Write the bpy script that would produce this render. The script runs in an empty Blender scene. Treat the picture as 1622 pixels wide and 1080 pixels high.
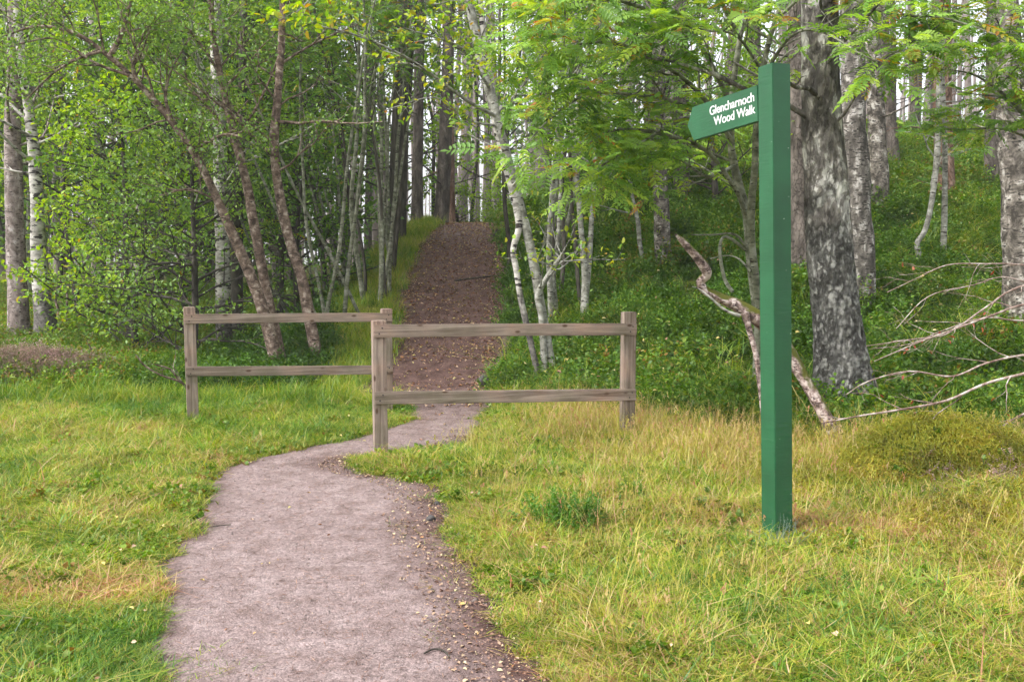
import bpy, math
import numpy as np
R = math.radians
S = bpy.context.scene
COL = S.collection
rng = np.random.default_rng(7)

# ---------------------------------------------------------------- camera, sky, sun, exposure
F = 1450.0                       # focal length in photo pixels (photo 1622 x 1080)
PITCH = math.atan(120 / F)
CAM = np.array([0, 0, 1.6])
cd = bpy.data.cameras.new('camera'); cam = bpy.data.objects.new('camera', cd); COL.objects.link(cam)
cam.location = CAM; cam.rotation_euler = (R(90) - PITCH, 0, 0)
cd.sensor_width = 36; cd.lens = 36 * F / 1622; cd.clip_end = 3000; cd.clip_start = 0.05
S.camera = cam
SUN_EL, SUN_AZ = 50, -64          # azimuth from -Y (behind the camera) towards -X
w = bpy.data.worlds.new('World'); S.world = w; w.use_nodes = True
wn, wl = w.node_tree.nodes, w.node_tree.links
wn.clear()
sky = wn.new('ShaderNodeTexSky'); sky.sky_type = 'NISHITA'; sky.sun_disc = False
sky.sun_elevation = R(SUN_EL); sky.sun_rotation = R(180 + 64); sky.air_density = 1.0; sky.dust_density = 3.0
hs = wn.new('ShaderNodeHueSaturation'); hs.inputs['Saturation'].default_value = 0.18
tc = wn.new('ShaderNodeTexCoord'); nz = wn.new('ShaderNodeTexNoise'); nz.inputs['Scale'].default_value = 2.2; nz.inputs['Detail'].default_value = 6
mr = wn.new('ShaderNodeMapRange'); mr.inputs['To Min'].default_value = 0.85; mr.inputs['To Max'].default_value = 1.25
mx = wn.new('ShaderNodeVectorMath'); mx.operation = 'SCALE'
bg = wn.new('ShaderNodeBackground'); bg.inputs['Strength'].default_value = 0.15
wo = wn.new('ShaderNodeOutputWorld')
wl.new(sky.outputs[0], hs.inputs['Color']); wl.new(hs.outputs[0], mx.inputs[0])
wl.new(tc.outputs['Generated'], nz.inputs['Vector']); wl.new(nz.outputs[0], mr.inputs[0]); wl.new(mr.outputs[0], mx.inputs['Scale'])
wl.new(mx.outputs[0], bg.inputs[0]); wl.new(bg.outputs[0], wo.inputs[0])
sd = bpy.data.lights.new('sun', 'SUN'); sd.energy = 1.4; sd.angle = R(22); sd.color = (1, 0.96, 0.9)
so = bpy.data.objects.new('sun', sd); COL.objects.link(so)
so.rotation_euler = (R(90 - SUN_EL), 0, R(SUN_AZ))
so.location = (-8, -6, 14)
S.view_settings.view_transform = 'Standard'; S.view_settings.look = 'None'
S.view_settings.exposure = 1.35; S.view_settings.gamma = 1
S.render.engine = 'CYCLES'
cy = S.cycles
cy.max_bounces = 5; cy.diffuse_bounces = 3; cy.volume_bounces = 0; cy.glossy_bounces = 2; cy.transmission_bounces = 4; cy.transparent_max_bounces = 4
cy.use_denoising = True; cy.use_adaptive_sampling = True; cy.adaptive_threshold = 0.03; cy.adaptive_min_samples = 24
cy.caustics_reflective = False; cy.caustics_refractive = False

# ---------------------------------------------------------------- numbers helpers
def at(px, py, Y):
    """world point seen at photo pixel (px, py) at distance Y in front of the camera"""
    a = (px - 811) / F; b = (540 - py) / F
    c, s = math.cos(PITCH), math.sin(PITCH)
    d = np.array([a, c + b * s, -s + b * c])
    return CAM + d * (Y / d[1])

def _hash(ix, iy, seed):
    h = (ix.astype(np.int64) * 374761393 + iy.astype(np.int64) * 668265263 + seed * 1442695041) & 0x7fffffff
    h = ((h ^ (h >> 13)) * 1274126177) & 0x7fffffff
    return ((h ^ (h >> 16)) & 0xffff) / 65535.0

def vnoise(x, y, seed=0):
    x = np.asarray(x, float); y = np.asarray(y, float)
    ix = np.floor(x); iy = np.floor(y); fx = x - ix; fy = y - iy
    fx = fx * fx * (3 - 2 * fx); fy = fy * fy * (3 - 2 * fy)
    a = _hash(ix, iy, seed); b = _hash(ix + 1, iy, seed); c = _hash(ix, iy + 1, seed); d = _hash(ix + 1, iy + 1, seed)
    return (a * (1 - fx) + b * fx) * (1 - fy) + (c * (1 - fx) + d * fx) * fy

def fbm(x, y, seed=0, o=4):
    v = 0; a = 0.5; t = 0
    for i in range(o):
        v = v + a * vnoise(x * 2 ** i, y * 2 ** i, seed + i * 17); t += a; a *= 0.5
    return v / t

def sstep(x, a, b):
    t = np.clip((np.asarray(x, float) - a) / (b - a), 0, 1); return t * t * (3 - 2 * t)

def _pw(Y, xs, ys):
    return sum(np.interp(Y + d, xs, ys) for d in (-0.5, -0.25, 0, 0.25, 0.5)) / 5

def base_z(x, Y):
    x = np.asarray(x, float); Y = np.asarray(Y, float)
    P = _pw(Y, [-99, 11.6, 12.5, 13.5, 14.5, 17, 20, 23, 27, 40, 400], [0, 0, .08, .42, .8, 1.48, 2.15, 2.65, 2.8, 2.6, 2.6])
    Q = _pw(Y, [-99, 7.5, 9, 10, 12, 15, 18, 22, 26, 34, 400], [0, 0, .07, .2, .72, 1.75, 2.85, 4.25, 5.1, 5.4, 5.4])
    L = _pw(Y, [-99, 10, 14, 20, 26, 45, 400], [0, 0, .04, .4, .8, 1.6, 1.6])
    t = sstep(x, -0.1, 3.6); u = sstep(-x, 2.2, 4.6)
    z = P * (1 - t) + Q * t
    return z * (1 - u) + L * u

def gp0(px, py):
    lo = 2.0
    for Y in np.arange(2.0, 60, 0.02):
        p = at(px, py, Y)
        if p[2] <= base_z(p[0], Y): return p[0], Y
    return p[0], 60.0

LE = [(1500, 300), (1080, 250), (1040, 246), (1000, 240), (950, 246), (900, 262), (850, 288), (800, 322), (770, 334), (750, 345), (735, 380), (722, 430),
      (714, 470), (705, 515), (690, 575), (677, 625), (665, 650), (650, 655), (640, 648), (632, 600), (622, 572), (605, 585), (590, 608), (560, 622), (520, 630),
      (480, 636), (440, 645), (400, 657), (370, 680), (357, 697)]
RE = [(1500, 1150), (1080, 880), (1040, 850), (1000, 815), (950, 775), (900, 745), (850, 712), (800, 705), (775, 690), (760, 640), (752, 580), (740, 550),
      (726, 560), (718, 640), (712, 715), (700, 735), (690, 745), (675, 757), (650, 770), (625, 778), (600, 782), (560, 790), (520, 797), (480, 800), (440, 803),
      (400, 800), (370, 796), (357, 790)]
LP = np.array([gp0(x, y) for y, x in LE] + [(-1.95, 27), (-2.2, 40)])
RP = np.array([gp0(x, y) for y, x in RE] + [(-0.3, 27), (-0.4, 40)])
def edgeL(Y): return np.interp(Y, LP[:, 1], LP[:, 0]) + 0.14 * (fbm(Y * 3.5, Y * 0 + 3, 5, 5) - .5)
def edgeR(Y): return np.interp(Y, RP[:, 1], RP[:, 0]) + 0.22 * (fbm(Y * 3.5, Y * 0 + 9, 6, 5) - .5)
def path_d(x, Y):
    """>0 inside the path: metres from the nearer edge"""
    x = np.asarray(x, float)
    return np.where((Y > 1) & (Y < 32), np.minimum(x - edgeL(Y), edgeR(Y) - x), -5.0)

MND = (3.22, 6.85)
def ground_z(x, Y, dip=True):
    x = np.asarray(x, float); Y = np.asarray(Y, float)
    z = base_z(x, Y)
    off = sstep(-path_d(x, Y), 0.0, 0.6)
    z = z + off * 0.10 * (fbm(x * 1.1, Y * 1.1, 21) - .5) + off * 0.03 * (fbm(x * 5, Y * 5, 22) - .4)
    hill = sstep(x, 0.3, 2.5) * sstep(Y, 8, 11)
    z = z + hill * (0.55 * (fbm(x * .75, Y * .75, 31, 3) - .5) + .22 * (fbm(x * 2.6, Y * 2.6, 33, 2) - .5))
    z = z + 0.25 * np.exp(-(((x - MND[0]) / .50) ** 2 + ((Y - MND[1]) / .42) ** 2) ** 1.4)
    z = z + 0.14 * sstep(x, 2.0, 3.4) * sstep(Y, 4.8, 6.2) * (1 - sstep(Y, 8, 10)) * (0.5 + fbm(x * 2.2, Y * 2.2, 77))
    z = z + 0.24 * np.exp(-(((x + 6.7) / 1.2) ** 2 + ((Y - 12.1) / .6) ** 2))
    z = z + 0.012 * (fbm(x * 3, Y * 3, 23) - .5)
    if dip: z = z - 0.03 * sstep(path_d(x, Y), -0.02, 0.12)
    return z

# ---------------------------------------------------------------- mesh helpers
def mesh_np(name, V, Q, mats=(), attrs=None, smooth=True, uv=None):
    V = np.asarray(V, np.float32); Q = np.asarray(Q, np.int32)
    me = bpy.data.meshes.new(name)
    n = Q.shape[1]
    me.vertices.add(len(V)); me.vertices.foreach_set('co', V.ravel())
    me.loops.add(Q.size); me.loops.foreach_set('vertex_index', Q.ravel())
    me.polygons.add(len(Q)); me.polygons.foreach_set('loop_start', np.arange(0, Q.size, n, dtype=np.int32))
    if smooth: me.polygons.foreach_set('use_smooth', np.ones(len(Q), bool))
    for k, v in (attrs or {}).items():
        a = me.attributes.new(k, 'FLOAT', 'POINT'); a.data.foreach_set('value', np.asarray(v, np.float32))
    for m in mats: me.materials.append(m)
    me.update(calc_edges=True)
    return me

def link(name, me, parent=None, loc=None):
    o = bpy.data.objects.new(name, me); COL.objects.link(o)
    if parent is not None: o.parent = parent
    if loc is not None: o.location = loc
    return o

def empty(name, loc, label, cat, group=None):
    o = bpy.data.objects.new(name, None); COL.objects.link(o); o.location = loc
    o.empty_display_size = 0.2
    return tag(o, label, cat, group)

def tag(o, label=None, cat=None, group=None, kind=None):
    if label: o['label'] = label
    if cat: o['category'] = cat
    if group: o['group'] = group
    if kind: o['kind'] = kind
    return o

class Acc:
    def __init__(s): s.V = []; s.Q = []; s.A = []; s.n = 0
    def add(s, V, Q, a=None):
        s.V.append(np.asarray(V, np.float32)); s.Q.append(np.asarray(Q, np.int64) + s.n); s.n += len(V)
        s.A.append(np.zeros(len(V)) if a is None else np.broadcast_to(a, (len(V),)))
    def mesh(s, name, mats, smooth=True, off=None):
        V = np.concatenate(s.V); Q = np.concatenate(s.Q); A = np.concatenate(s.A)
        if off is not None: V = V - np.asarray(off, np.float32)
        return mesh_np(name, V, Q, mats, {'tint': A}, smooth)

def norm(v): return v / np.maximum(np.linalg.norm(v, axis=-1, keepdims=True), 1e-9)

def tube(P, Rr, k=8, rough=0.0, seed=0):
    P = np.asarray(P, float); n = len(P); Rr = np.broadcast_to(np.asarray(Rr, float), (n,))
    T = norm(np.gradient(P, axis=0))
    ref = np.array([0, 1, 0.]) if abs(T[0][1]) < .9 else np.array([1., 0, 0])
    U = norm(ref - (T @ ref)[:, None] * T); W = np.cross(T, U)
    a = np.linspace(0, 2 * np.pi, k, endpoint=False)
    rad = Rr[:, None] * np.ones(k)
    if rough:
        L = np.concatenate([[0], np.cumsum(np.linalg.norm(np.diff(P, axis=0), axis=1))])
        rad = rad * (1 + rough * (fbm(np.cos(a)[None] * 1.6 + 7 + seed, L[:, None] * 2.5 + np.sin(a)[None] * 1.6, seed) - .5) * 2)
    V = P[:, None] + rad[..., None] * (np.cos(a)[None, :, None] * U[:, None] + np.sin(a)[None, :, None] * W[:, None])
    i = np.arange(n - 1)[:, None] * k; j = np.arange(k)[None]
    j2 = (j + 1) % k
    Q = np.stack([i + j, i + j2, i + k + j2, i + k + j], -1).reshape(-1, 4)
    return V.reshape(-1, 3), Q

def smooth_line(P, per=5):
    """Catmull-Rom through control rows (any number of columns)"""
    P = np.asarray(P, float)
    A = np.vstack([2 * P[0] - P[1], P, 2 * P[-1] - P[-2]])
    out = []
    for i in range(1, len(A) - 2):
        t = np.linspace(0, 1, per, endpoint=False)[:, None]
        p0, p1, p2, p3 = A[i - 1], A[i], A[i + 1], A[i + 2]
        out.append(0.5 * (2 * p1 + (p2 - p0) * t + (2 * p0 - 5 * p1 + 4 * p2 - p3) * t ** 2 + (3 * p1 - p0 - 3 * p2 + p3) * t ** 3))
    out.append(A[-2][None])
    return np.vstack(out)

def px_line(pts, Y, dY=0.0):
    """photo pixels with widths [(px, py, w)] to world rows x, y, z, radius"""
    n = len(pts); out = []
    for i, (px, py, wd) in enumerate(pts):
        y = Y + dY * i / max(1, n - 1)
        p = at(px, py, y); out.append([p[0], p[1], p[2], wd / 2 * y / F])
    return np.array(out)

def twig(p, d, L, r0, n=6, wander=.25, up=0.0, g=rng):
    """a wandering branch: rows x, y, z, radius"""
    P = [np.array(p, float)]; d = norm(np.array(d, float)); s = L / (n - 1)
    for i in range(n - 1):
        d = norm(d + g.normal(0, wander, 3) * 0.6 + np.array([0, 0, up]) / n)
        P.append(P[-1] + d * s)
    r = r0 * np.linspace(1, 0.25, n)
    return np.column_stack([np.array(P), r])

def branches(line, n, t0, t1, L, ang=60, up=.5, rs=.5, g=rng, away=None, wander=.25):
    """side branches along a line (rows x,y,z,r)"""
    out = []; m = len(line)
    for q in range(n):
        t = t0 + (t1 - t0) * (q + g.random()) / n
        f = t * (m - 1); i = int(min(f, m - 2)); fr = f - i
        b = line[i] * (1 - fr) + line[i + 1] * fr
        T = norm(line[i + 1][:3] - line[i][:3])
        az = g.random() * 2 * np.pi
        ref = np.array([math.cos(az), math.sin(az), 0.15])
        if away is not None: ref = norm(ref + np.asarray(away))
        side = norm(ref - (ref @ T) * T)
        a = R(ang + g.normal(0, 12))
        d = T * math.cos(a) + side * math.sin(a)
        ln = L * (0.6 + 0.7 * g.random()) * (1.15 - .55 * (t - t0) / max(t1 - t0, 1e-3))
        out.append(twig(b[:3], d, ln, min(b[3] * rs, 0.012 * ln + 0.004), 6, wander, up, g))
    return out

def pts_along(lines, per, g=rng, t0=.25):
    P = []; D = []
    for l in lines:
        t = t0 + (1 - t0) * g.random(per); f = t * (len(l) - 1); i = np.minimum(f.astype(int), len(l) - 2); fr = (f - i)[:, None]
        P.append(l[i, :3] * (1 - fr) + l[i + 1, :3] * fr); D.append(norm(l[i + 1, :3] - l[i, :3]))
    return np.concatenate(P), np.concatenate(D)

def leaf_quads(P, D, N, s, wr=.5, fold=.15):
    """one four-sided leaf per point: base P, direction D, rough normal N, length s"""
    s = np.broadcast_to(s, (len(P),))[:, None]
    D = norm(D); W = norm(np.cross(D, N)); Nn = np.cross(W, D)
    a = P; b = P + D * s * .45 + W * s * wr / 2 + Nn * s * fold; c = P + D * s; d = P + D * s * .45 - W * s * wr / 2 + Nn * s * fold
    V = np.stack([a, b, c, d], 1).reshape(-1, 3)
    Q = np.arange(len(P) * 4).reshape(-1, 4)
    return V, Q

def leaf_hex(P, D, N, s, wr=.5, fold=.12):
    """a leaf of two halves folded along its midrib"""
    s = np.broadcast_to(s, (len(P),))[:, None]
    D = norm(D); W = norm(np.cross(D, N)); Nn = np.cross(W, D)
    q = [P, P + D * s * .28 + W * s * wr * .42 + Nn * s * fold, P + D * s * .68 + W * s * wr * .40 + Nn * s * fold, P + D * s - Nn * s * .08,
         P + D * s * .68 - W * s * wr * .40 + Nn * s * fold, P + D * s * .28 - W * s * wr * .42 + Nn * s * fold]
    V = np.stack(q, 1).reshape(-1, 3); i = np.arange(len(P))[:, None, None] * 6
    return V, (np.array([[0, 1, 2, 3], [0, 3, 4, 5]])[None] + i).reshape(-1, 4)

def leaves_simple(acc, P, D, size, g, spread=.06, droop=.3, tint=(0, 1), wr=.6):
    n = len(P)
    P = P + g.normal(0, spread, (n, 3))
    d = norm(D * .5 + g.normal(0, .6, (n, 3)) + np.array([0, 0, -droop]))
    N = norm(g.normal(0, .55, (n, 3)) + np.array([0, 0, 1]))
    s = size * (.6 + .7 * g.random(n))
    t = tint[0] + (tint[1] - tint[0]) * g.random(n)
    if size > .2: V, Q = leaf_quads(P, d, N, s, wr); acc.add(V, Q, np.repeat(t, 4))
    else: V, Q = leaf_hex(P, d, N, s, wr); acc.add(V, Q, np.repeat(t, 6))

def leaves_frond(acc, P, D, size, g, tint=(0, 1), pairs=6, droop=.25, wr=.42):
    """pinnate (rowan) leaves: paired leaflets along a drooping midrib"""
    n = len(P)
    d = norm(D * .5 + g.normal(0, .5, (n, 3)) * np.array([1, 1, .25]) + np.array([0, 0, -.08]))
    N = norm(g.normal(0, .28, (n, 3)) + np.array([-.1, -.45, 1]))
    s = size * (.65 + .5 * g.random(n)); t = tint[0] + (tint[1] - tint[0]) * g.random(n)
    W = norm(np.cross(d, N))
    for k in range(pairs):
        u = .25 + .7 * k / (pairs - 1)
        B = P + d * (s * u)[:, None] - np.array([0, 0, 1]) * (s * droop * u * u)[:, None]
        ll = s * .34 * (1 - .35 * abs(u - .5) * 2)
        for sg in (-1, 1):
            ld = norm(W * sg + d * .55 + np.array([0, 0, -.18]) + g.normal(0, .08, (n, 3)))
            V, Q = leaf_hex(B, ld, N, ll, wr, .05)
            acc.add(V, Q, np.repeat(t + g.normal(0, .02, n), 6))
    B = P + d * s[:, None] - np.array([0, 0, 1]) * (s * droop)[:, None]
    V, Q = leaf_quads(B, norm(d + [0, 0, -.3]), N, s * .3, wr, .08); acc.add(V, Q, np.repeat(t, 4))
    V, Q = leaf_quads(P, norm(d - np.array([0, 0, droop * .6])), N, s * 1.02, .025, 0.0); acc.add(V, Q, np.repeat(t, 4))

# ---------------------------------------------------------------- materials
def M(name):
    m = bpy.data.materials.new(name); m.use_nodes = True
    nt = m.node_tree; nt.nodes.clear()
    return m, nt.nodes, nt.links

def node(ns, t, **k):
    n = ns.new('ShaderNode' + t)
    for a, b in k.items():
        if a in n.inputs: n.inputs[a].default_value = b
        else: setattr(n, a, b)
    return n

def ramp(ns, stops, interp='LINEAR'):
    r = ns.new('ShaderNodeValToRGB'); e = r.color_ramp.elements; r.color_ramp.interpolation = interp
    while len(e) > 1: e.remove(e[-1])
    e[0].position = stops[0][0]; e[0].color = (*stops[0][1], 1)
    for p, c in stops[1:]:
        x = e.new(p); x.color = (*c, 1)
    return r

def leaf_mat(name, stops, inst=False, trans=.42, gloss=.035, vari=.3, nscale=3.0):
    m, ns, ls = M(name)
    a = node(ns, 'Attribute', attribute_name='tint'); fac = a.outputs['Fac']
    if inst:
        a.attribute_name = 'leaf'
        b = node(ns, 'Attribute', attribute_name='tint', attribute_type='INSTANCER')
        ad = node(ns, 'Math', operation='ADD'); ls.new(a.outputs['Fac'], ad.inputs[0]); ls.new(b.outputs['Fac'], ad.inputs[1]); fac = ad.outputs[0]
    r = ramp(ns, stops); ls.new(fac, r.inputs[0])
    g = node(ns, 'NewGeometry'); n = node(ns, 'TexNoise', Scale=nscale, Detail=2.0); ls.new(g.outputs['Position'], n.inputs['Vector'])
    mr = node(ns, 'MapRange'); mr.inputs['From Min'].default_value = .3; mr.inputs['From Max'].default_value = .7
    mr.inputs['To Min'].default_value = 1 - vari; mr.inputs['To Max'].default_value = 1 + vari
    ls.new(n.outputs[0], mr.inputs[0])
    sc = node(ns, 'VectorMath', operation='SCALE'); ls.new(r.outputs[0], sc.inputs[0]); ls.new(mr.outputs[0], sc.inputs['Scale'])
    d = node(ns, 'BsdfDiffuse'); t = node(ns, 'BsdfTranslucent'); gl = node(ns, 'BsdfGlossy', Roughness=.5)
    ls.new(sc.outputs[0], d.inputs[0])
    hs = node(ns, 'HueSaturation', Hue=.485, Saturation=1.1, Value=1.25); ls.new(sc.outputs[0], hs.inputs['Color']); ls.new(hs.outputs[0], t.inputs[0])
    m1 = node(ns, 'MixShader'); m1.inputs[0].default_value = trans; ls.new(d.outputs[0], m1.inputs[1]); ls.new(t.outputs[0], m1.inputs[2])
    m2 = node(ns, 'MixShader'); m2.inputs[0].default_value = gloss; ls.new(m1.outputs[0], m2.inputs[1]); ls.new(gl.outputs[0], m2.inputs[2])
    o = node(ns, 'OutputMaterial'); ls.new(m2.outputs[0], o.inputs[0])
    return m

def bark_mat(name, stops, sx=6, sz=2, crack=None, crack_c=(.02, .018, .015), bump=.5, moss=0.0, spots=None, base_dark=None, dist=.02):
    """stops: ramp over a stretched noise; crack=(scale, width); spots=(scale, width, colour) dark marks; base_dark=(z0, z1, colour)"""
    m, ns, ls = M(name)
    tc = node(ns, 'TexCoord'); mp = node(ns, 'Mapping'); mp.inputs['Scale'].default_value = (sx, sx, sz); ls.new(tc.outputs['Object'], mp.inputs[0])
    n = node(ns, 'TexNoise', Scale=1.0, Detail=7.0, Roughness=.62, Distortion=.4); ls.new(mp.outputs[0], n.inputs['Vector'])
    r = ramp(ns, stops); ls.new(n.outputs[0], r.inputs[0]); col = r.outputs[0]; hgt = n.outputs[0]
    def mix(c1, c2, f):
        x = node(ns, 'Mix', data_type='RGBA'); ls.new(f, x.inputs[0])
        ls.new(c1, x.inputs[6])
        if isinstance(c2, tuple): x.inputs[7].default_value = (*c2, 1)
        else: ls.new(c2, x.inputs[7])
        return x.outputs[2]
    sx_ = node(ns, 'SeparateXYZ'); ls.new(tc.outputs['Object'], sx_.inputs[0])
    if spots:
        mp2 = node(ns, 'Mapping'); mp2.inputs['Scale'].default_value = (spots[0], spots[0], spots[0] * 3.2); ls.new(tc.outputs['Object'], mp2.inputs[0])
        n2 = node(ns, 'TexNoise', Scale=1.0, Detail=3.0); ls.new(mp2.outputs[0], n2.inputs['Vector'])
        r2 = ramp(ns, [(spots[1], (0, 0, 0)), (spots[1] + .05, (1, 1, 1))]); ls.new(n2.outputs[0], r2.inputs[0])
        col = mix(col, spots[2], r2.outputs[0])
    bmask = None
    if base_dark:
        mr = node(ns, 'MapRange'); mr.inputs['From Min'].default_value = base_dark[1]; mr.inputs['From Max'].default_value = base_dark[0]
        ls.new(sx_.outputs[2], mr.inputs[0])
        n3 = node(ns, 'TexNoise', Scale=3.5, Detail=5.0); ls.new(tc.outputs['Object'], n3.inputs['Vector'])
        ad = node(ns, 'Math', operation='ADD'); ls.new(mr.outputs[0], ad.inputs[0]); ls.new(n3.outputs[0], ad.inputs[1])
        r3 = ramp(ns, [(.82, (0, 0, 0)), (.95, (1, 1, 1))]); ls.new(ad.outputs[0], r3.inputs[0])
        n4 = node(ns, 'TexNoise', Scale=22.0, Detail=6.0); ls.new(tc.outputs['Object'], n4.inputs['Vector'])
        r4 = ramp(ns, [(.35, tuple(c * .45 for c in base_dark[2])), (.65, tuple(c * 1.7 for c in base_dark[2]))]); ls.new(n4.outputs[0], r4.inputs[0])
        col = mix(col, r4.outputs[0], r3.outputs[0]); bmask = r3.outputs[0]
    if crack:
        mp3 = node(ns, 'Mapping'); mp3.inputs['Scale'].default_value = (crack[0], crack[0], crack[0] * .55); ls.new(tc.outputs['Object'], mp3.inputs[0])
        dn = node(ns, 'TexNoise', Scale=1.1, Detail=6.0, Roughness=.7); ls.new(mp3.outputs[0], dn.inputs['Vector']); dn2 = node(ns, 'TexNoise', Scale=.5, Detail=4.0); ls.new(mp3.outputs[0], dn2.inputs['Vector'])
        va = node(ns, 'VectorMath', operation='MULTIPLY_ADD'); va.inputs[1].default_value = (2.2, 2.2, 2.2); ls.new(dn.outputs['Color'], va.inputs[0]); ls.new(mp3.outputs[0], va.inputs[2])
        v = node(ns, 'TexVoronoi', Scale=1.0, feature='DISTANCE_TO_EDGE'); ls.new(va.outputs[0], v.inputs['Vector'])
        r5 = ramp(ns, [(0, (1, 1, 1)), (crack[1], (0, 0, 0))]); ls.new(v.outputs['Distance'], r5.inputs[0])
        r7 = ramp(ns, [(.38, (.15, .15, .15)), (.6, (.9, .9, .9))]); ls.new(dn2.outputs[0], r7.inputs[0])
        fm = node(ns, 'Math', operation='MULTIPLY'); ls.new(r5.outputs[0], fm.inputs[0]); ls.new(r7.outputs[0], fm.inputs[1]); cf = fm.outputs[0]
        if bmask is not None:
            bm_ = node(ns, 'MapRange'); bm_.inputs['To Min'].default_value = .45; ls.new(bmask, bm_.inputs[0])
            f2 = node(ns, 'Math', operation='MULTIPLY'); ls.new(cf, f2.inputs[0]); ls.new(bm_.outputs[0], f2.inputs[1]); cf = f2.outputs[0]
        col = mix(col, crack_c, cf)
        sb = node(ns, 'Math', operation='SUBTRACT'); ls.new(n.outputs[0], sb.inputs[0]); ls.new(cf, sb.inputs[1]); hgt = sb.outputs[0]
    if moss:
        g = node(ns, 'NewGeometry'); sn = node(ns, 'SeparateXYZ'); ls.new(g.outputs['Normal'], sn.inputs[0])
        n6 = node(ns, 'TexNoise', Scale=5.0, Detail=5.0); ls.new(tc.outputs['Object'], n6.inputs['Vector'])
        m1 = node(ns, 'Math', operation='MULTIPLY_ADD'); ls.new(sn.outputs[2], m1.inputs[0]); m1.inputs[1].default_value = .35; ls.new(n6.outputs[0], m1.inputs[2])
        r6 = ramp(ns, [(.72 - moss * .3, (0, 0, 0)), (.82 - moss * .3, (1, 1, 1))]); ls.new(m1.outputs[0], r6.inputs[0])
        col = mix(col, (.09, .095, .015), r6.outputs[0])
    b = node(ns, 'Bump', Strength=bump, Distance=dist); ls.new(hgt, b.inputs['Height'])
    p = node(ns, 'BsdfPrincipled', Roughness=.88); ls.new(col, p.inputs['Base Color']); ls.new(b.outputs[0], p.inputs['Normal'])
    p.inputs['Specular IOR Level'].default_value = .25
    o = node(ns, 'OutputMaterial'); ls.new(p.outputs[0], o.inputs[0])
    return m

B_BIRCH = bark_mat('white_birch_bark', [(.3, (.10, .09, .08)), (.45, (.30, .28, .25)), (.6, (.56, .53, .49))], 6, 13, spots=(6, .56, (.035, .03, .028)), base_dark=(0, 1.6, (.11, .10, .09)), bump=.4)
B_OLD = bark_mat('old_birch_bark', [(.40, (.07, .062, .056)), (.50, (.20, .18, .165)), (.56, (.34, .31, .29)), (.58, (.70, .67, .64))], 5.0, 2.6, crack=(14, .20), crack_c=(.085, .078, .07), base_dark=(-.2, 3.1, (.22, .215, .20)), bump=1.0, dist=.05)
B_FLAKY = bark_mat('flaky_brown_bark', [(.34, (.05, .035, .026)), (.48, (.145, .10, .078)), (.56, (.24, .175, .14)), (.66, (.44, .37, .31))], 12, 13, spots=(10, .62, (.04, .026, .02)), bump=.8)
B_GREY = bark_mat('smooth_grey_bark', [(.32, (.07, .075, .05)), (.5, (.18, .185, .13)), (.66, (.34, .34, .28))], 9, 12, spots=(11, .61, (.04, .035, .03)), bump=.3)
B_PALE = bark_mat('pale_grey_bark', [(.32, (.10, .095, .075)), (.5, (.25, .245, .21)), (.66, (.46, .45, .41))], 9, 12, spots=(11, .60, (.05, .042, .035)), bump=.35)
B_PINE = bark_mat('pine_bark', [(.32, (.045, .038, .032)), (.5, (.12, .10, .085)), (.68, (.24, .20, .175))], 7, 2.2, crack=(16, .05), bump=.9, dist=.03)
B_REDP = bark_mat('reddish_pine_bark', [(.32, (.09, .05, .035)), (.5, (.20, .12, .085)), (.68, (.33, .22, .17))], 7, 2.2, crack=(16, .05), bump=.9, dist=.03)
B_FARP = bark_mat('haze_paled_pine_bark', [(.3, (.16, .13, .12)), (.5, (.30, .25, .235)), (.7, (.44, .38, .36))], 5, 1.5, bump=.4)  # distance haze is put into the colour: pine bark paled for far trunks
B_SPOT = bark_mat('spotted_brown_bark', [(.38, (.05, .043, .036)), (.5, (.15, .13, .11)), (.57, (.25, .22, .19)), (.64, (.50, .47, .43))], 9, 7, spots=(13, .56, (.04, .035, .03)), bump=.9, dist=.03)
B_MOSSY = bark_mat('mossy_dead_bark', [(.38, (.07, .05, .04)), (.5, (.28, .2, .18)), (.58, (.55, .46, .43))], 16, 14, moss=.5, spots=(22, .58, (.04, .02, .025)), bump=.8)
B_TWIG = bark_mat('dead_twig_bark', [(.35, (.12, .07, .055)), (.5, (.28, .20, .17)), (.65, (.56, .50, .46))], 12, 12, bump=.3)
B_DARK = bark_mat('dark_bark', [(.35, (.03, .026, .022)), (.6, (.09, .08, .065)), (.75, (.16, .15, .12))], 9, 3, bump=.7)  # darkest bark ramp, for the dark stems and twigs

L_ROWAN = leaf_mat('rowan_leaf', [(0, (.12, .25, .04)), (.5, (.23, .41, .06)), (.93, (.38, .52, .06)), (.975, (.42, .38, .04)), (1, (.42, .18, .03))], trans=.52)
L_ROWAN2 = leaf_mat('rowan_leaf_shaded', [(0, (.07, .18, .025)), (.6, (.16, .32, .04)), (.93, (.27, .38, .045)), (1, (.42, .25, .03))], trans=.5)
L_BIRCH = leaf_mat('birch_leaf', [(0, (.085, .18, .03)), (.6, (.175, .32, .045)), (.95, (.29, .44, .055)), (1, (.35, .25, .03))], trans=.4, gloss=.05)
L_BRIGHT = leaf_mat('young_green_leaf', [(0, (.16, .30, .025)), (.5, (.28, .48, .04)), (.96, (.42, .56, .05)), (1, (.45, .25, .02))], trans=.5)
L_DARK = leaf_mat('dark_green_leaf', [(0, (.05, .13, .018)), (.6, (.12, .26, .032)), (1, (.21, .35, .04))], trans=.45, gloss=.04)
L_YELL = leaf_mat('yellow_green_leaf', [(0, (.16, .33, .03)), (.6, (.30, .46, .04)), (.8, (.44, .50, .04)), (.95, (.48, .45, .04)), (1, (.42, .2, .04))], trans=.5)
L_PINE = leaf_mat('pine_needle', [(0, (.035, .07, .025)), (1, (.11, .16, .07))], trans=.2, gloss=.05)
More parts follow.
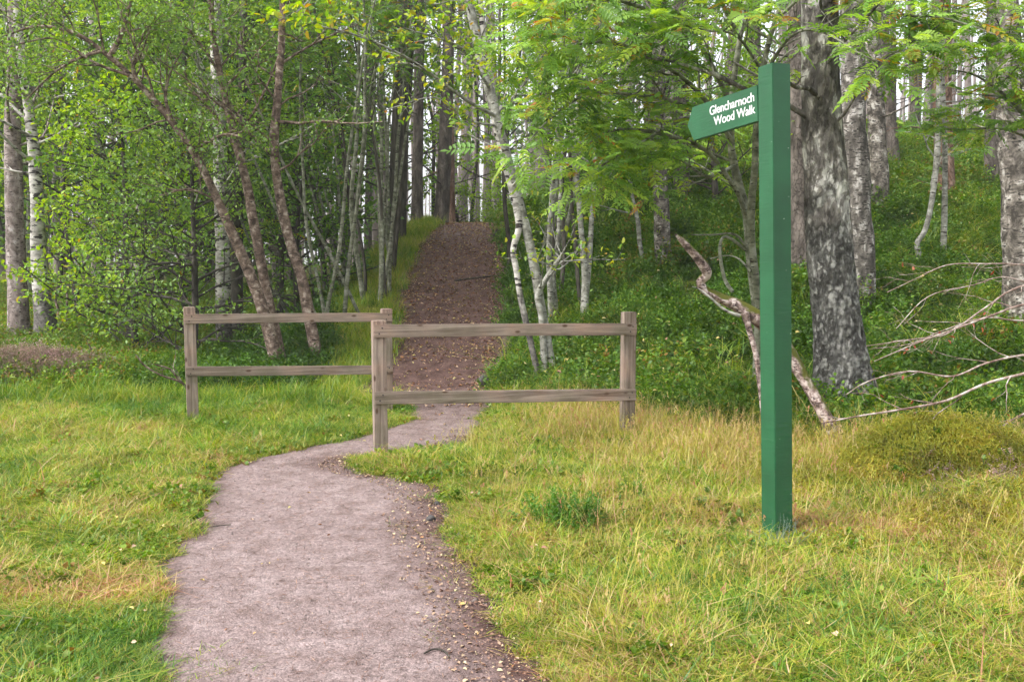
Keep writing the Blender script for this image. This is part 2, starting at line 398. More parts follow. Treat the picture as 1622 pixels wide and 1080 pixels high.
L_RED = leaf_mat('withered_red_leaf', [(0, (.30, .06, .03)), (1, (.42, .15, .06))], trans=.4)

G_GRASS = leaf_mat('grass_blade', [(0, (.06, .17, .015)), (.3, (.17, .31, .022)), (.52, (.33, .39, .035)), (.72, (.50, .44, .08)), (.88, (.58, .45, .22)), (1, (.46, .23, .12))], True, trans=.4, gloss=.04, vari=.18)
G_BILB = leaf_mat('bilberry_leaf', [(0, (.024, .072, .008)), (.4, (.062, .152, .014)), (.75, (.135, .25, .022)), (.93, (.25, .32, .035)), (1, (.26, .15, .03))], True, trans=.38, gloss=.03, vari=.35, nscale=1.3)
G_HEATH = leaf_mat('heather_sprig', [(0, (.10, .15, .04)), (.35, (.20, .19, .09)), (.6, (.34, .22, .18)), (1, (.55, .36, .36))], True, trans=.3)
G_MOSS = leaf_mat('moss_tuft', [(0, (.12, .16, .015)), (.5, (.29, .31, .025)), (.85, (.46, .34, .04)), (1, (.36, .17, .04))], True, trans=.35)

def ground_mat():
    m, ns, ls = M('woodland_soil')
    g = node(ns, 'NewGeometry'); n = node(ns, 'TexNoise', Scale=1.4, Detail=6.0); ls.new(g.outputs['Position'], n.inputs['Vector'])
    r = ramp(ns, [(.35, (.05, .065, .018)), (.5, (.10, .12, .028)), (.65, (.17, .15, .05))]); ls.new(n.outputs[0], r.inputs[0])
    n2 = node(ns, 'TexNoise', Scale=60.0, Detail=6.0); ls.new(g.outputs['Position'], n2.inputs['Vector'])
    mr = node(ns, 'MapRange'); mr.inputs['To Min'].default_value = .3; mr.inputs['To Max'].default_value = 1.6; ls.new(n2.outputs[0], mr.inputs[0])
    sc = node(ns, 'VectorMath', operation='SCALE'); ls.new(r.outputs[0], sc.inputs[0]); ls.new(mr.outputs[0], sc.inputs['Scale'])
    a = node(ns, 'Attribute', attribute_name='soil'); x = node(ns, 'Mix', data_type='RGBA'); ls.new(a.outputs['Fac'], x.inputs[0])
    r2 = ramp(ns, [(.3, (.05, .036, .03)), (.55, (.14, .10, .085)), (.75, (.26, .2, .17))]); ls.new(n2.outputs[0], r2.inputs[0])
    ls.new(sc.outputs[0], x.inputs[6]); ls.new(r2.outputs[0], x.inputs[7])
    b = node(ns, 'Bump', Strength=.8, Distance=.02); ls.new(n2.outputs[0], b.inputs['Height'])
    p = node(ns, 'BsdfPrincipled', Roughness=.95); ls.new(x.outputs[2], p.inputs['Base Color']); ls.new(b.outputs[0], p.inputs['Normal'])
    p.inputs['Specular IOR Level'].default_value = .1
    o = node(ns, 'OutputMaterial'); ls.new(p.outputs[0], o.inputs[0])
    return m

def path_mat():
    m, ns, ls = M('trodden_gravel')
    g = node(ns, 'NewGeometry')
    n1 = node(ns, 'TexNoise', Scale=1.1, Detail=5.0, Distortion=.6); n2 = node(ns, 'TexNoise', Scale=26.0, Detail=8.0, Roughness=.7); v = node(ns, 'TexVoronoi', Scale=110.0)
    n3 = node(ns, 'TexNoise', Scale=6.0, Detail=7.0, Roughness=.6)
    for q in (n1, n2, v, n3): ls.new(g.outputs['Position'], q.inputs['Vector'])
    rA = ramp(ns, [(.30, (.17, .122, .112)), (.48, (.232, .175, .168)), (.68, (.29, .228, .222))]); ls.new(n3.outputs[0], rA.inputs[0])
    rB = ramp(ns, [(.3, (.048, .026, .022)), (.5, (.092, .054, .047)), (.7, (.145, .09, .078))]); ls.new(n3.outputs[0], rB.inputs[0])
    a = node(ns, 'Attribute', attribute_name='damp'); ad = node(ns, 'Math', operation='MULTIPLY_ADD'); ls.new(n1.outputs[0], ad.inputs[0]); ad.inputs[1].default_value = .9; ls.new(a.outputs['Fac'], ad.inputs[2])
    ra = ramp(ns, [(.17, (0, 0, 0)), (1.0, (1, 1, 1))]); ls.new(ad.outputs[0], ra.inputs[0])
    x = node(ns, 'Mix', data_type='RGBA'); ls.new(ra.outputs[0], x.inputs[0]); ls.new(rA.outputs[0], x.inputs[6]); ls.new(rB.outputs[0], x.inputs[7])
    mr = node(ns, 'MapRange'); mr.inputs['From Min'].default_value = .3; mr.inputs['From Max'].default_value = .7; mr.inputs['To Min'].default_value = .68; mr.inputs['To Max'].default_value = 1.3; ls.new(n2.outputs[0], mr.inputs[0])
    sc = node(ns, 'VectorMath', operation='SCALE'); ls.new(x.outputs[2], sc.inputs[0]); ls.new(mr.outputs[0], sc.inputs['Scale'])
    vr = node(ns, 'MapRange'); vr.inputs['To Min'].default_value = .75; vr.inputs['To Max'].default_value = 1.25
    sx = node(ns, 'SeparateColor'); ls.new(v.outputs['Color'], sx.inputs[0]); ls.new(sx.outputs[0], vr.inputs[0])
    sc2 = node(ns, 'VectorMath', operation='SCALE'); ls.new(sc.outputs[0], sc2.inputs[0]); ls.new(vr.outputs[0], sc2.inputs['Scale'])
    hb = node(ns, 'Math', operation='MULTIPLY_ADD'); ls.new(v.outputs['Distance'], hb.inputs[0]); hb.inputs[1].default_value = -.5; ls.new(n2.outputs[0], hb.inputs[2])
    b = node(ns, 'Bump', Strength=.55, Distance=.012); ls.new(hb.outputs[0], b.inputs['Height'])
    p = node(ns, 'BsdfPrincipled', Roughness=.92); ls.new(sc2.outputs[0], p.inputs['Base Color']); ls.new(b.outputs[0], p.inputs['Normal'])
    p.inputs['Specular IOR Level'].default_value = .15
    o = node(ns, 'OutputMaterial'); ls.new(p.outputs[0], o.inputs[0])
    return m

def wood_mat(name, axis):
    m, ns, ls = M(name)
    tc = node(ns, 'TexCoord'); mp = node(ns, 'Mapping'); s = [34, 34, 34]; s[axis] = 1.6; mp.inputs['Scale'].default_value = s; ls.new(tc.outputs['Object'], mp.inputs[0])
    n = node(ns, 'TexNoise', Scale=1.0, Detail=6.0, Roughness=.6, Distortion=.8); ls.new(mp.outputs[0], n.inputs['Vector'])
    n2 = node(ns, 'TexNoise', Scale=3.2, Detail=4.0); ls.new(tc.outputs['Object'], n2.inputs['Vector'])
    r = ramp(ns, [(.28, (.125, .093, .075)), (.5, (.27, .213, .182)), (.72, (.41, .335, .295))]); ls.new(n.outputs[0], r.inputs[0])
    r2 = ramp(ns, [(.35, (.72, .74, .66)), (.5, (.95, .93, .9)), (.68, (1.15, 1.0, .92))]); ls.new(n2.outputs[0], r2.inputs[0])
    x = node(ns, 'Mix', data_type='RGBA', blend_type='MULTIPLY'); x.inputs[0].default_value = 1; ls.new(r.outputs[0], x.inputs[6]); ls.new(r2.outputs[0], x.inputs[7])
    mp2 = node(ns, 'Mapping'); s2 = [9, 9, 9]; s2[axis] = 4.2; mp2.inputs['Scale'].default_value = s2; ls.new(tc.outputs['Object'], mp2.inputs[0])
    v = node(ns, 'TexVoronoi', Scale=1.0, Randomness=1.0); ls.new(mp2.outputs[0], v.inputs['Vector'])
    rk = ramp(ns, [(.07, (1, 1, 1)), (.15, (0, 0, 0))]); ls.new(v.outputs['Distance'], rk.inputs[0])
    k = node(ns, 'Mix', data_type='RGBA'); ls.new(rk.outputs[0], k.inputs[0]); ls.new(x.outputs[2], k.inputs[6]); k.inputs[7].default_value = (.10, .06, .04, 1)
    b = node(ns, 'Bump', Strength=.35, Distance=.006); ls.new(n.outputs[0], b.inputs['Height'])
    p = node(ns, 'BsdfPrincipled', Roughness=.85); ls.new(k.outputs[2], p.inputs['Base Color']); ls.new(b.outputs[0], p.inputs['Normal'])
    p.inputs['Specular IOR Level'].default_value = .2
    o = node(ns, 'OutputMaterial'); ls.new(p.outputs[0], o.inputs[0])
    return m

def paint_mat(name, col, rough=.42):
    m, ns, ls = M(name)
    tc = node(ns, 'TexCoord'); mp = node(ns, 'Mapping'); mp.inputs['Scale'].default_value = (9, 9, 55); ls.new(tc.outputs['Object'], mp.inputs[0])
    n = node(ns, 'TexNoise', Scale=1.0, Detail=5.0, Distortion=.3); ls.new(mp.outputs[0], n.inputs['Vector'])
    n2 = node(ns, 'TexNoise', Scale=4.0, Detail=6.0); ls.new(tc.outputs['Object'], n2.inputs['Vector'])
    r = ramp(ns, [(.3, tuple(c * .8 for c in col)), (.7, tuple(c * 1.18 for c in col))]); ls.new(n2.outputs[0], r.inputs[0])
    mpk = node(ns, 'Mapping'); mpk.inputs['Scale'].default_value = (26, 26, 40); ls.new(tc.outputs['Object'], mpk.inputs[0])
    v = node(ns, 'TexNoise', Scale=1.0, Detail=4.0); ls.new(mpk.outputs[0], v.inputs['Vector'])
    rr = ramp(ns, [(.73, (0, 0, 0)), (.77, (1, 1, 1))]); ls.new(v.outputs[0], rr.inputs[0])
    x = node(ns, 'Mix', data_type='RGBA'); ls.new(rr.outputs[0], x.inputs[0]); ls.new(r.outputs[0], x.inputs[6]); x.inputs[7].default_value = (.3, .36, .3, 1)
    b = node(ns, 'Bump', Strength=.32, Distance=.006); ls.new(n.outputs[0], b.inputs['Height'])
    p = node(ns, 'BsdfPrincipled', Roughness=rough); ls.new(x.outputs[2], p.inputs['Base Color']); ls.new(b.outputs[0], p.inputs['Normal'])
    o = node(ns, 'OutputMaterial'); ls.new(p.outputs[0], o.inputs[0])
    return m

def flat_mat(name, col, rough=.8):
    m, ns, ls = M(name)
    g = node(ns, 'TexCoord'); n = node(ns, 'TexNoise', Scale=30.0, Detail=5.0); ls.new(g.outputs['Object'], n.inputs['Vector'])
    r = ramp(ns, [(.3, tuple(c * .7 for c in col)), (.7, tuple(min(1, c * 1.3) for c in col))]); ls.new(n.outputs[0], r.inputs[0])
    b = node(ns, 'Bump', Strength=.4, Distance=.01); ls.new(n.outputs[0], b.inputs['Height'])
    p = node(ns, 'BsdfPrincipled', Roughness=rough); ls.new(r.outputs[0], p.inputs['Base Color']); ls.new(b.outputs[0], p.inputs['Normal'])
    o = node(ns, 'OutputMaterial'); ls.new(p.outputs[0], o.inputs[0])
    return m

# ---------------------------------------------------------------- ground and path
def axis(lo, a, b, hi, step, grow=1.25):
    mid = list(np.arange(a, b, step)); s = step; x = mid[-1]; up = []
    while x < hi: s *= grow; x += s; up.append(x)
    s = step; x = a; dn = []
    while x > lo: s *= grow; x -= s; dn.append(x)
    return np.array(dn[::-1] + mid + up)

def grid(X, Yv, Z):
    nx, ny = len(X), len(Yv)
    gx, gy = np.meshgrid(X, Yv)
    V = np.stack([gx, gy, Z], -1).reshape(-1, 3)
    i = np.arange(ny - 1)[:, None] * nx; j = np.arange(nx - 1)[None]
    return V, np.stack([i + j, i + j + 1, i + nx + j + 1, i + nx + j], -1).reshape(-1, 4)

X = axis(-600, -6, 6.5, 600, .05, 1.12); Yv = axis(-200, 2.5, 24, 900, .05, 1.12)
gx, gy = np.meshgrid(X, Yv)
Z = ground_z(gx, gy)
V, Q = grid(X, Yv, Z)
soil = (1 - sstep(-path_d(gx, gy), 0.0, .12 + .25 * fbm(gx * 4, gy * 4, 55))).ravel()
o = link('ground', mesh_np('ground', V, Q, [ground_mat()], {'soil': soil})); tag(o, kind='structure')

PY = np.arange(1.6, 30, .035); NC = 70
U = np.linspace(0, 1, NC)
l = edgeL(PY)[:, None] - .10; r = edgeR(PY)[:, None] + .10
px_ = l + (r - l) * U[None]; py_ = np.repeat(PY[:, None], NC, 1)
edge = path_d(px_, py_)
pz = ground_z(px_, py_, False) + .004 - .05 * (1 - sstep(edge, -.09, .03)) + .010 * (fbm(px_ * 9, py_ * 9, 71) - .5)
i = np.arange(len(PY) - 1)[:, None] * NC; j = np.arange(NC - 1)[None]
damp = sstep(py_, 8.0, 13.5) * 1.1 + .45 * (1 - sstep(edge, 0, .35)) * sstep(px_, 0.0 - 1.2, .1) - .32
damp = damp - .5 * sstep(py_, 17.5, 22.5) + .55 * (1 - sstep(edgeR(py_) - px_, .0, .6)) * (1 - sstep(py_, 7.5, 9)) + .4 * (1 - sstep(px_ - edgeL(py_), .0, .25)) * (1 - sstep(py_, 7.5, 9))
o = link('path', mesh_np('path', np.stack([px_, py_, pz], -1).reshape(-1, 3), np.stack([i + j, i + j + 1, i + NC + j + 1, i + NC + j], -1).reshape(-1, 4), [path_mat()], {'damp': damp.ravel()}))
tag(o, kind='structure')

# ---------------------------------------------------------------- fences and signpost
import bmesh
def box_bm(bm, c, s, mtx=None):
    r = bmesh.ops.create_cube(bm, size=1)
    for v in r['verts']:
        v.co.x = v.co.x * s[0] + c[0]; v.co.y = v.co.y * s[1] + c[1]; v.co.z = v.co.z * s[2] + c[2]
    return r['verts']

def bm_obj(name, bm, mat, parent=None, bevel=.004, cuts=0, wob=0.0, seed=0):
    if cuts:
        bmesh.ops.subdivide_edges(bm, edges=[e for e in bm.edges if e.calc_length() > .4], cuts=cuts, use_grid_fill=True)
    if wob:
        g = np.random.default_rng(seed)
        ph = g.random(4) * 6
        for v in bm.verts:
            t = v.co.x + v.co.z
            v.co.y += wob * math.sin(t * 2.1 + ph[0]); v.co.z += wob * .6 * math.sin(v.co.x * 2.7 + ph[1]); v.co.x += wob * .6 * math.sin(v.co.z * 3.1 + ph[2])
    if bevel: bmesh.ops.bevel(bm, geom=[e for e in bm.edges if len(e.link_faces) == 2 and e.calc_face_angle(0) > .5], offset=bevel, segments=2, affect='EDGES')
    me = bpy.data.meshes.new(name); bm.to_mesh(me); bm.free(); me.materials.append(mat)
    return link(name, me, parent)

W_H, W_V = wood_mat('weathered_rail_wood', 0), wood_mat('weathered_post_wood', 2)
NAIL = flat_mat('rusty_nail', (.04, .03, .03), .6)

def fence(name, label, A, B, rail_z, post_h, pw, rail_h):
    """A, B: ground points of the two posts; rail_z: centres of the rails at A and B"""
    A = np.array(A); B = np.array(B); L = np.linalg.norm(B - A); yaw = math.atan2(B[1] - A[1], B[0] - A[0])
    zA = float(ground_z(*A)); zB = float(ground_z(*B))
    root = empty(name, (A[0], A[1], 0), label, 'fence'); root.rotation_euler[2] = yaw
    for k, (x, z0, h, lean) in enumerate(((0, zA, post_h[0], -.006), (L, zB, post_h[1], .004))):
        bm = bmesh.new(); vs = box_bm(bm, (x, 0, (h - .25) / 2 + z0), (pw, pw, h + .25))
        for v in vs: v.co.x += lean * v.co.z
        bm_obj('post', bm, W_V, root, .006, 3, .0015, 5 + k)
    for k, (za, zb) in enumerate(rail_z):
        bm = bmesh.new(); t = .042
        vs = box_bm(bm, (L / 2, -pw / 2 - t / 2 + .022, 0), (L + pw, t, rail_h))
        for v in vs: v.co.z += za + (zb - za) * v.co.x / L
        rl = bm_obj('rail', bm, W_H, root, .005, 7, .002, 15 + k)
        for x in (.0, L):
            zc = za + (zb - za) * x / L
            for dz in (-.022, .025):
                bm = bmesh.new(); r = bmesh.ops.create_cone(bm, cap_ends=True, segments=8, radius1=.0075, radius2=.006, depth=.006)
                for v in r['verts']: v.co = (v.co.x + x + (.012 if dz > 0 else -.014), v.co.z - pw / 2 - t + .020, v.co.y + zc + dz)
                bm_obj('nail', bm, NAIL, rl, 0)
    return root

def zat(py, px, Y): return at(px, py, Y)[2]
def post_at(px, py):
    x, Y = gp0(px, py); return x, Y
fa = post_at(603, 716); fb = post_at(993, 690)
fence('barrier_fence', 'nearer two-rail timber barrier overlapping the right half of the path', fa, fb,
      [(zat(523.5, 603, fa[1]), zat(520.5, 993, fb[1])), (zat(628.5, 603, fa[1]), zat(624, 993, fb[1]))],
      (zat(502, 603, fa[1]), zat(498, 993, fb[1])), .112, .108)
la = post_at(306, 668); lb = post_at(613, 650)
fence('barrier_fence', 'farther two-rail timber barrier on the grass left of the path', la, lb,
      [(zat(504.5, 306, la[1]), zat(502, 613, lb[1])), (zat(587, 306, la[1]), zat(585, 613, lb[1]))],
      (zat(489, 306, la[1]), zat(487, 613, lb[1])), .112, .096)

GREEN = paint_mat('green_gloss_paint', (.014, .092, .036), .5)
WHITE = flat_mat('white_lettering', (.8, .8, .8), .6)
sx0, sy0 = gp0(1231, 848)
sp = empty('signpost', (sx0, sy0, 0), 'tall square green signpost with one arm pointing left to the wood walk', 'signpost')
POST_W = .128; POST_H = zat(104, 1223, sy0) + .0
sp.rotation_euler = (0, R(-1.75), 0)
yaw = R(-66)       # left face runs back and to the left
bm = bmesh.new(); box_bm(bm, (0, 0, POST_H / 2 - .2), (POST_W, POST_W, POST_H + .4))
po = bm_obj('post', bm, GREEN, sp, .004, 8, .0007); po.rotation_euler[2] = yaw
# arm: lies in the plane of the post's left face; local x of the arm runs towards the post
AL, AH, AT = .70, .205, .034
bm = bmesh.new()
prof = [(0, -AH / 2), (-AL + .065, -AH / 2 - .004), (-AL, 0), (-AL + .065, AH / 2 + .004), (0, AH / 2)]
f = bm.faces.new([bm.verts.new((x, 0, z)) for x, z in prof])
e = bmesh.ops.extrude_face_region(bm, geom=[f])
for v in [q for q in e['geom'] if isinstance(q, bmesh.types.BMVert)]: v.co.y += AT
bmesh.ops.recalc_face_normals(bm, faces=bm.faces)
arm = bm_obj('direction_arm', bm, GREEN, sp, .003)
arm['label'] = 'green pointed arm lettered in white'
ca, sa = math.cos(yaw), math.sin(yaw)
z_arm = zat(161, 1198, sy0)
cx, cyy = -POST_W / 2, -POST_W / 2 - .0025
arm.location = (ca * cx - sa * cyy, sa * cx + ca * cyy, z_arm)
arm.rotation_euler = (0, R(-2.0), yaw)
for txt, z in (('Glencharnoch', .018), ('Wood Walk', -.052)):
    c = bpy.data.curves.new('lettering', 'FONT'); c.body = txt; c.size = .0755; c.align_x = 'RIGHT'; c.extrude = .0006; c.offset = .0008; c.space_character = .97
    c.materials.append(WHITE)
    t = bpy.data.objects.new('lettering', c); COL.objects.link(t); bpy.context.view_layer.update()
    me = bpy.data.meshes.new_from_object(t.evaluated_get(bpy.context.evaluated_depsgraph_get())); bpy.data.objects.remove(t)
    t = link('lettering', me, arm)
    t.location = (-.024, -.0012, z); t.rotation_euler = (R(90), 0, 0); t.scale = (1.04, 1, 1)

# ---------------------------------------------------------------- trees
def gb(px, Y):
    """base point on the ground under photo column px at distance Y"""
    x = at(px, 500, Y)[0]; return x, Y, float(ground_z(x, Y))

def stem_px(pts, Y, dY=0.0, base=True, per=5):
    l = smooth_line(px_line(pts, Y, dY), per); l[:, 3] = np.maximum(l[:, 3], .004)
    if base:
        z = float(ground_z(l[0, 0], l[0, 1])); d = l[0, 2] - z
        if d > -.02:
            q = l[0].copy(); q[2] = z - .12; q[3] *= 1.12; l = np.vstack([q, l])
        else:
            k = l[:, 2] > z - .15; l = l[k]
            q = l[0].copy(); q[2] = z - .15; q[3] *= 1.05; l = np.vstack([q, l])
    return l

def tree(name, label, cat, stems, bark, crown=None, group=None, limbs=(), rough=.12, k=10, flare=0.0, seed=1, br=None):
    """stems: lists of rows x,y,z,r. br: dict(n, t0, t1, L, n2, L2, per, leaf, kind, size, spread, tint). limbs: extra (line, leafy) rows"""
    g = np.random.default_rng(seed)
    b = stems[0][0][:3]
    root = empty(name, b, label, cat, group)
    bark = bark if isinstance(bark, (list, tuple)) else [bark] * len(stems)
    twl = []
    allp = [(s, i) for i, s in enumerate(stems)]
    for i, s in enumerate(stems):
        acc = Acc(); s = s.copy()
        if flare:
            h = s[:, 2] - s[0, 2]; s[:, 3] = s[:, 3] * (1 + flare * np.exp(-h / .22))
        V, Q = tube(s[:, :3], s[:, 3], k, rough, seed + i); acc.add(V, Q)
        mine = [lm for lm in limbs if (lm[2] if len(lm) > 2 else 0) == i]
        for lm in mine:
            V, Q = tube(lm[0][:, :3], lm[0][:, 3], 7, rough, seed); acc.add(V, Q)
        if br:
            src = []
            if br.get('n'): src += branches(s, br['n'], br['t0'], br['t1'], br['L'], br.get('ang', 60), br.get('up', .4), .5, g, br.get('away'), br.get('wander', .25))
            for lm in mine:
                if lm[1]: src.append(lm[0]); src += branches(lm[0], lm[1], .15, 1, br.get('Ll', .8), 50, .1, .6, g)
            sec = []
            for q, l in enumerate(src):
                V, Q = tube(l[:, :3], l[:, 3], 5); acc.add(V, Q)
                sec += branches(l, br['n2'], .25, 1, br['L2'], 48, br.get('up2', .1), .6, g)
            for l in sec:
                V, Q = tube(l[::2, :3] if len(l) > 4 else l[:, :3], l[::2, 3] if len(l) > 4 else l[:, 3], 4); acc.add(V, Q)
            twl += sec + [l[3:] for l in src]
        link('trunk', acc.mesh('trunk', [bark[i]], True, b), root)
    if br and br.get('leaf') is not None and twl:
        kinds = br.get('per', 10)
        P, D = pts_along(twl, kinds, g)
        acc = Acc()
        if br.get('zmin') is not None:
            kz = P[:, 2] > br['zmin']; P = P[kz]; D = D[kz]
        if br.get('keep') is not None:
            kz = br['keep'](P); P = P[kz]; D = D[kz]
        if br.get('kind') == 'frond': leaves_frond(acc, P, D, br['size'], g, br.get('tint', (0, 1)), br.get('pairs', 6))
        else: leaves_simple(acc, P, D, br['size'], g, br.get('spread', .08), .3, br.get('tint', (0, 1)), br.get('wr', .6))
        link('crown', acc.mesh('crown', [br['leaf']], False, b), root)
    return root

# --- far left pale trunks
tree('pine_tree', 'pale grey straight trunk at the far left edge of the clearing', 'tree',
     [stem_px([(30, 516, 32), (26, 430, 29), (23, 330, 27), (20, 220, 25), (22, 120, 22), (24, 0, 20), (26, -250, 14)], 16.5)], bark_mat('rosy_pine_bark', [(.32, (.09, .07, .062)), (.47, (.22, .175, .16)), (.58, (.34, .285, .265)), (.68, (.55, .5, .48))], 9, 6, spots=(13, .58, (.07, .055, .05)), bump=.8), flare=.25, seed=3, k=14,
     br=dict(n=16, t0=.45, t1=1, L=2.2, n2=5, L2=.7, per=9, leaf=L_BIRCH, size=.075, spread=.12, tint=(.2, .9)))
tree('birch_tree', 'white birch beside the pale far left trunk, spotted bark', 'tree',
     [stem_px([(72, 508, 32), (64, 450, 25), (60, 380, 22), (58, 300, 20), (53, 230, 18), (45, 170, 15), (34, 90, 13), (26, 0, 11), (20, -200, 7)], 16.3)], B_BIRCH, flare=.3, seed=4, k=14,
     br=dict(n=18, t0=.4, t1=1, L=2.0, n2=5, L2=.7, per=9, leaf=L_BIRCH, size=.075, spread=.12, tint=(.2, .9)))
tree('birch_tree', 'slim grey trunk just behind the spotted far left birch', 'tree',
     [stem_px([(47, 500, 17), (48, 400, 15), (52, 250, 13), (60, 60, 11), (64, -150, 8)], 24)], B_GREY, seed=5, k=8,
     br=dict(n=14, t0=.4, t1=1, L=1.8, n2=5, L2=.7, per=8, leaf=L_BIRCH, size=.08, spread=.12, tint=(.2, .9)))

# --- leaning flaky-barked trees behind the left barrier
A_, B_ = (q * [1, 1, 1, .78] for q in (stem_px([(446, 600, 30), (428, 530, 27), (404, 455, 23), (375, 385, 20), (345, 318, 17), (308, 245, 15), (270, 190, 14), (225, 138, 12), (175, 92, 10), (122, 55, 8), (60, 42, 5), (0, 60, 3)], 12.6, -.8),
          stem_px([(452, 602, 24), (438, 540, 22), (420, 450, 20), (405, 370, 20), (388, 280, 18), (365, 190, 16), (347, 110, 13), (335, 30, 11), (330, -100, 8), (328, -260, 4)], 12.7, .3)))
def pl(pts, Y, dY=0.0, per=4):
    l = smooth_line(px_line(pts, Y, dY), per); l[:, 3] = np.maximum(l[:, 3], .003); return l
limbsA = [(pl([(174, 90, 9), (190, 60, 7), (200, 30, 6), (215, -20, 4)], 11.85), 4),
          (pl([(272, 190, 6), (262, 155, 5), (268, 120, 4), (280, 95, 3), (300, 60, 2)], 12.1), 4),
          (pl([(312, 240, 7), (318, 232, 5), (352, 214, 4), (380, 216, 3)], 12.2, -.2), 3),
          (pl([(225, 138, 6), (210, 110, 5), (218, 80, 4), (232, 40, 3)], 12.0), 4),
          (pl([(160, 82, 5), (120, 95, 4), (80, 120, 3), (40, 160, 2)], 11.8, -.2), 4),
          (pl([(345, 318, 4), (300, 300, 3), (255, 310, 2)], 12.3, -.4), 4),
          (pl([(205, 120, 5), (150, 100, 4), (90, 62, 3), (30, 70, 2)], 11.9, -.4), 4)]
limbsB = [(pl([(380, 250, 6), (352, 200, 5), (320, 160, 4), (300, 140, 3)], 12.85), 4, 1),
          (pl([(372, 215, 5), (400, 180, 4), (430, 120, 3), (450, 60, 2)], 12.9, .3), 4, 1),
          (pl([(350, 120, 5), (310, 60, 4), (270, 20, 3)], 12.9, -.5), 4, 1)]
tree('birch_tree', 'leaning twin-stemmed tree with flaky brown bark behind the left barrier', 'tree', [A_, B_], B_FLAKY, limbs=limbsA + limbsB, flare=.25, seed=11, k=14, rough=.22,
     br=dict(n=13, t0=.55, t1=1, L=1.3, n2=5, L2=.55, Ll=.8, per=17, leaf=L_BIRCH, size=.05, spread=.09, tint=(0, .93), wr=.7))
tree('birch_tree', 'slim leaning brown-barked tree right of the twin-stemmed one', 'tree',
     [stem_px([(505, 580, 20), (490, 505, 18), (478, 440, 17), (460, 385, 16), (443, 310, 15), (434, 230, 14), (440, 150, 13), (446, 60, 11), (448, -60, 8), (450, -260, 4)], 12.9, .3)], B_FLAKY, seed=12, k=12, rough=.2,
     br=dict(n=16, t0=.5, t1=1, L=1.5, n2=5, L2=.6, per=15, leaf=L_BIRCH, size=.05, spread=.1, tint=(0, .93), wr=.7))
tree('birch_tree', 'white birch with blackened foot seen through the left barrier', 'tree',
     [stem_px([(357, 568, 27), (354, 500, 24), (353, 420, 23), (350, 320, 21), (348, 220, 20), (343, 90, 18), (340, -60, 14), (338, -260, 7)], 15.3)], B_BIRCH, seed=13, k=14, flare=.25,
     br=dict(n=20, t0=.45, t1=1, L=2.0, n2=5, L2=.7, per=11, leaf=L_BIRCH, size=.06, spread=.12, tint=(.1, .95)))
tree('birch_tree', 'dark trunk tucked behind the blackened-foot birch', 'tree',
     [stem_px([(376, 560, 22), (374, 450, 20), (378, 300, 17), (384, 150, 14), (388, -100, 9)], 16.2)], B_DARK, seed=14, k=10,
     br=dict(n=16, t0=.4, t1=1, L=1.9, n2=5, L2=.7, per=9, leaf=L_DARK, size=.07, spread=.14))

# --- leafy young trees and shrubs on the left
def leafy(label, px, Y, h, leaf, seed, n=34, L=1.9, t0=.12, size=.085, r=.07, lean=(0, 0), cat='tree', name='leafy_tree', per=12, bark=B_DARK, kind=None, tint=(0, 1), up=.25, n2=6, L2=.75, group=None):
    x, y, z = gb(px, Y); g = np.random.default_rng(seed)
    ln = twig((x, y, z - .15), (lean[0], lean[1], 1), h, r, 12, .12, .6, g); ln[:, 3] = np.maximum(ln[:, 3], .01)
    return tree(name, label, cat, [ln], bark, group=group, seed=seed, k=8, br=dict(n=n, t0=t0, t1=1, L=L, ang=68, up=up, n2=n2, L2=L2, per=per, leaf=leaf, size=size, spread=.07, tint=tint, kind=kind, pairs=4))
leafy('bright green leafy tree left of centre in the clearing edge', 235, 16.5, 7.5, L_BRIGHT, 21, n=44, L=2.2, size=.24, kind='frond', per=5)
leafy('bright green tree filling the gap right of the far left birches', 130, 19.5, 8.5, L_BRIGHT, 22, per=15, n=44, L=2.1, size=.10)
leafy('bright leafy sapling nearest the purple heather', 205, 15.2, 5.0, L_BRIGHT, 23, per=15, n=34, L=1.4, t0=.1, size=.085)
leafy('low dark glossy bush behind the left barrier end', 300, 13.6, 3.6, L_BIRCH, 24, n=40, L=1.5, t0=.04, size=.06, cat='bush', name='leafy_bush', tint=(.1, .9), up=-.1)
leafy('rounded dark bush left of the barrier', 215, 14.6, 2.6, L_DARK, 25, n=30, L=1.2, t0=.06, size=.07, cat='bush', name='leafy_bush', tint=(.3, 1))
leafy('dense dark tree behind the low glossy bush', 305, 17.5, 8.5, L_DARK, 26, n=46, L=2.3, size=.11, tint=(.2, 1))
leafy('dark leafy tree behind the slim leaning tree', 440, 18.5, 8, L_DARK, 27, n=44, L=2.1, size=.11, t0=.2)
leafy('mid green tree behind the grey stems left of the path', 520, 20.5, 8.5, L_ROWAN2, 28, n=42, L=2.1, size=.12, t0=.3)
leafy('tall green tree cut by the left picture edge', -30, 21.5, 8.5, L_BRIGHT, 29, n=40, L=2.3, size=.10, t0=.25)
leafy('broad leafy tree above the purple heather', 90, 23, 10, L_ROWAN2, 30, n=44, L=2.6, size=.13, t0=.15)
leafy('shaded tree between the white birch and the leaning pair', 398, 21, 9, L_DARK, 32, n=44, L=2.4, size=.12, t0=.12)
leafy('dark undergrowth tree behind the left barrier', 470, 16.8, 3.4, L_DARK, 33, n=30, L=1.4, t0=.1, size=.09)

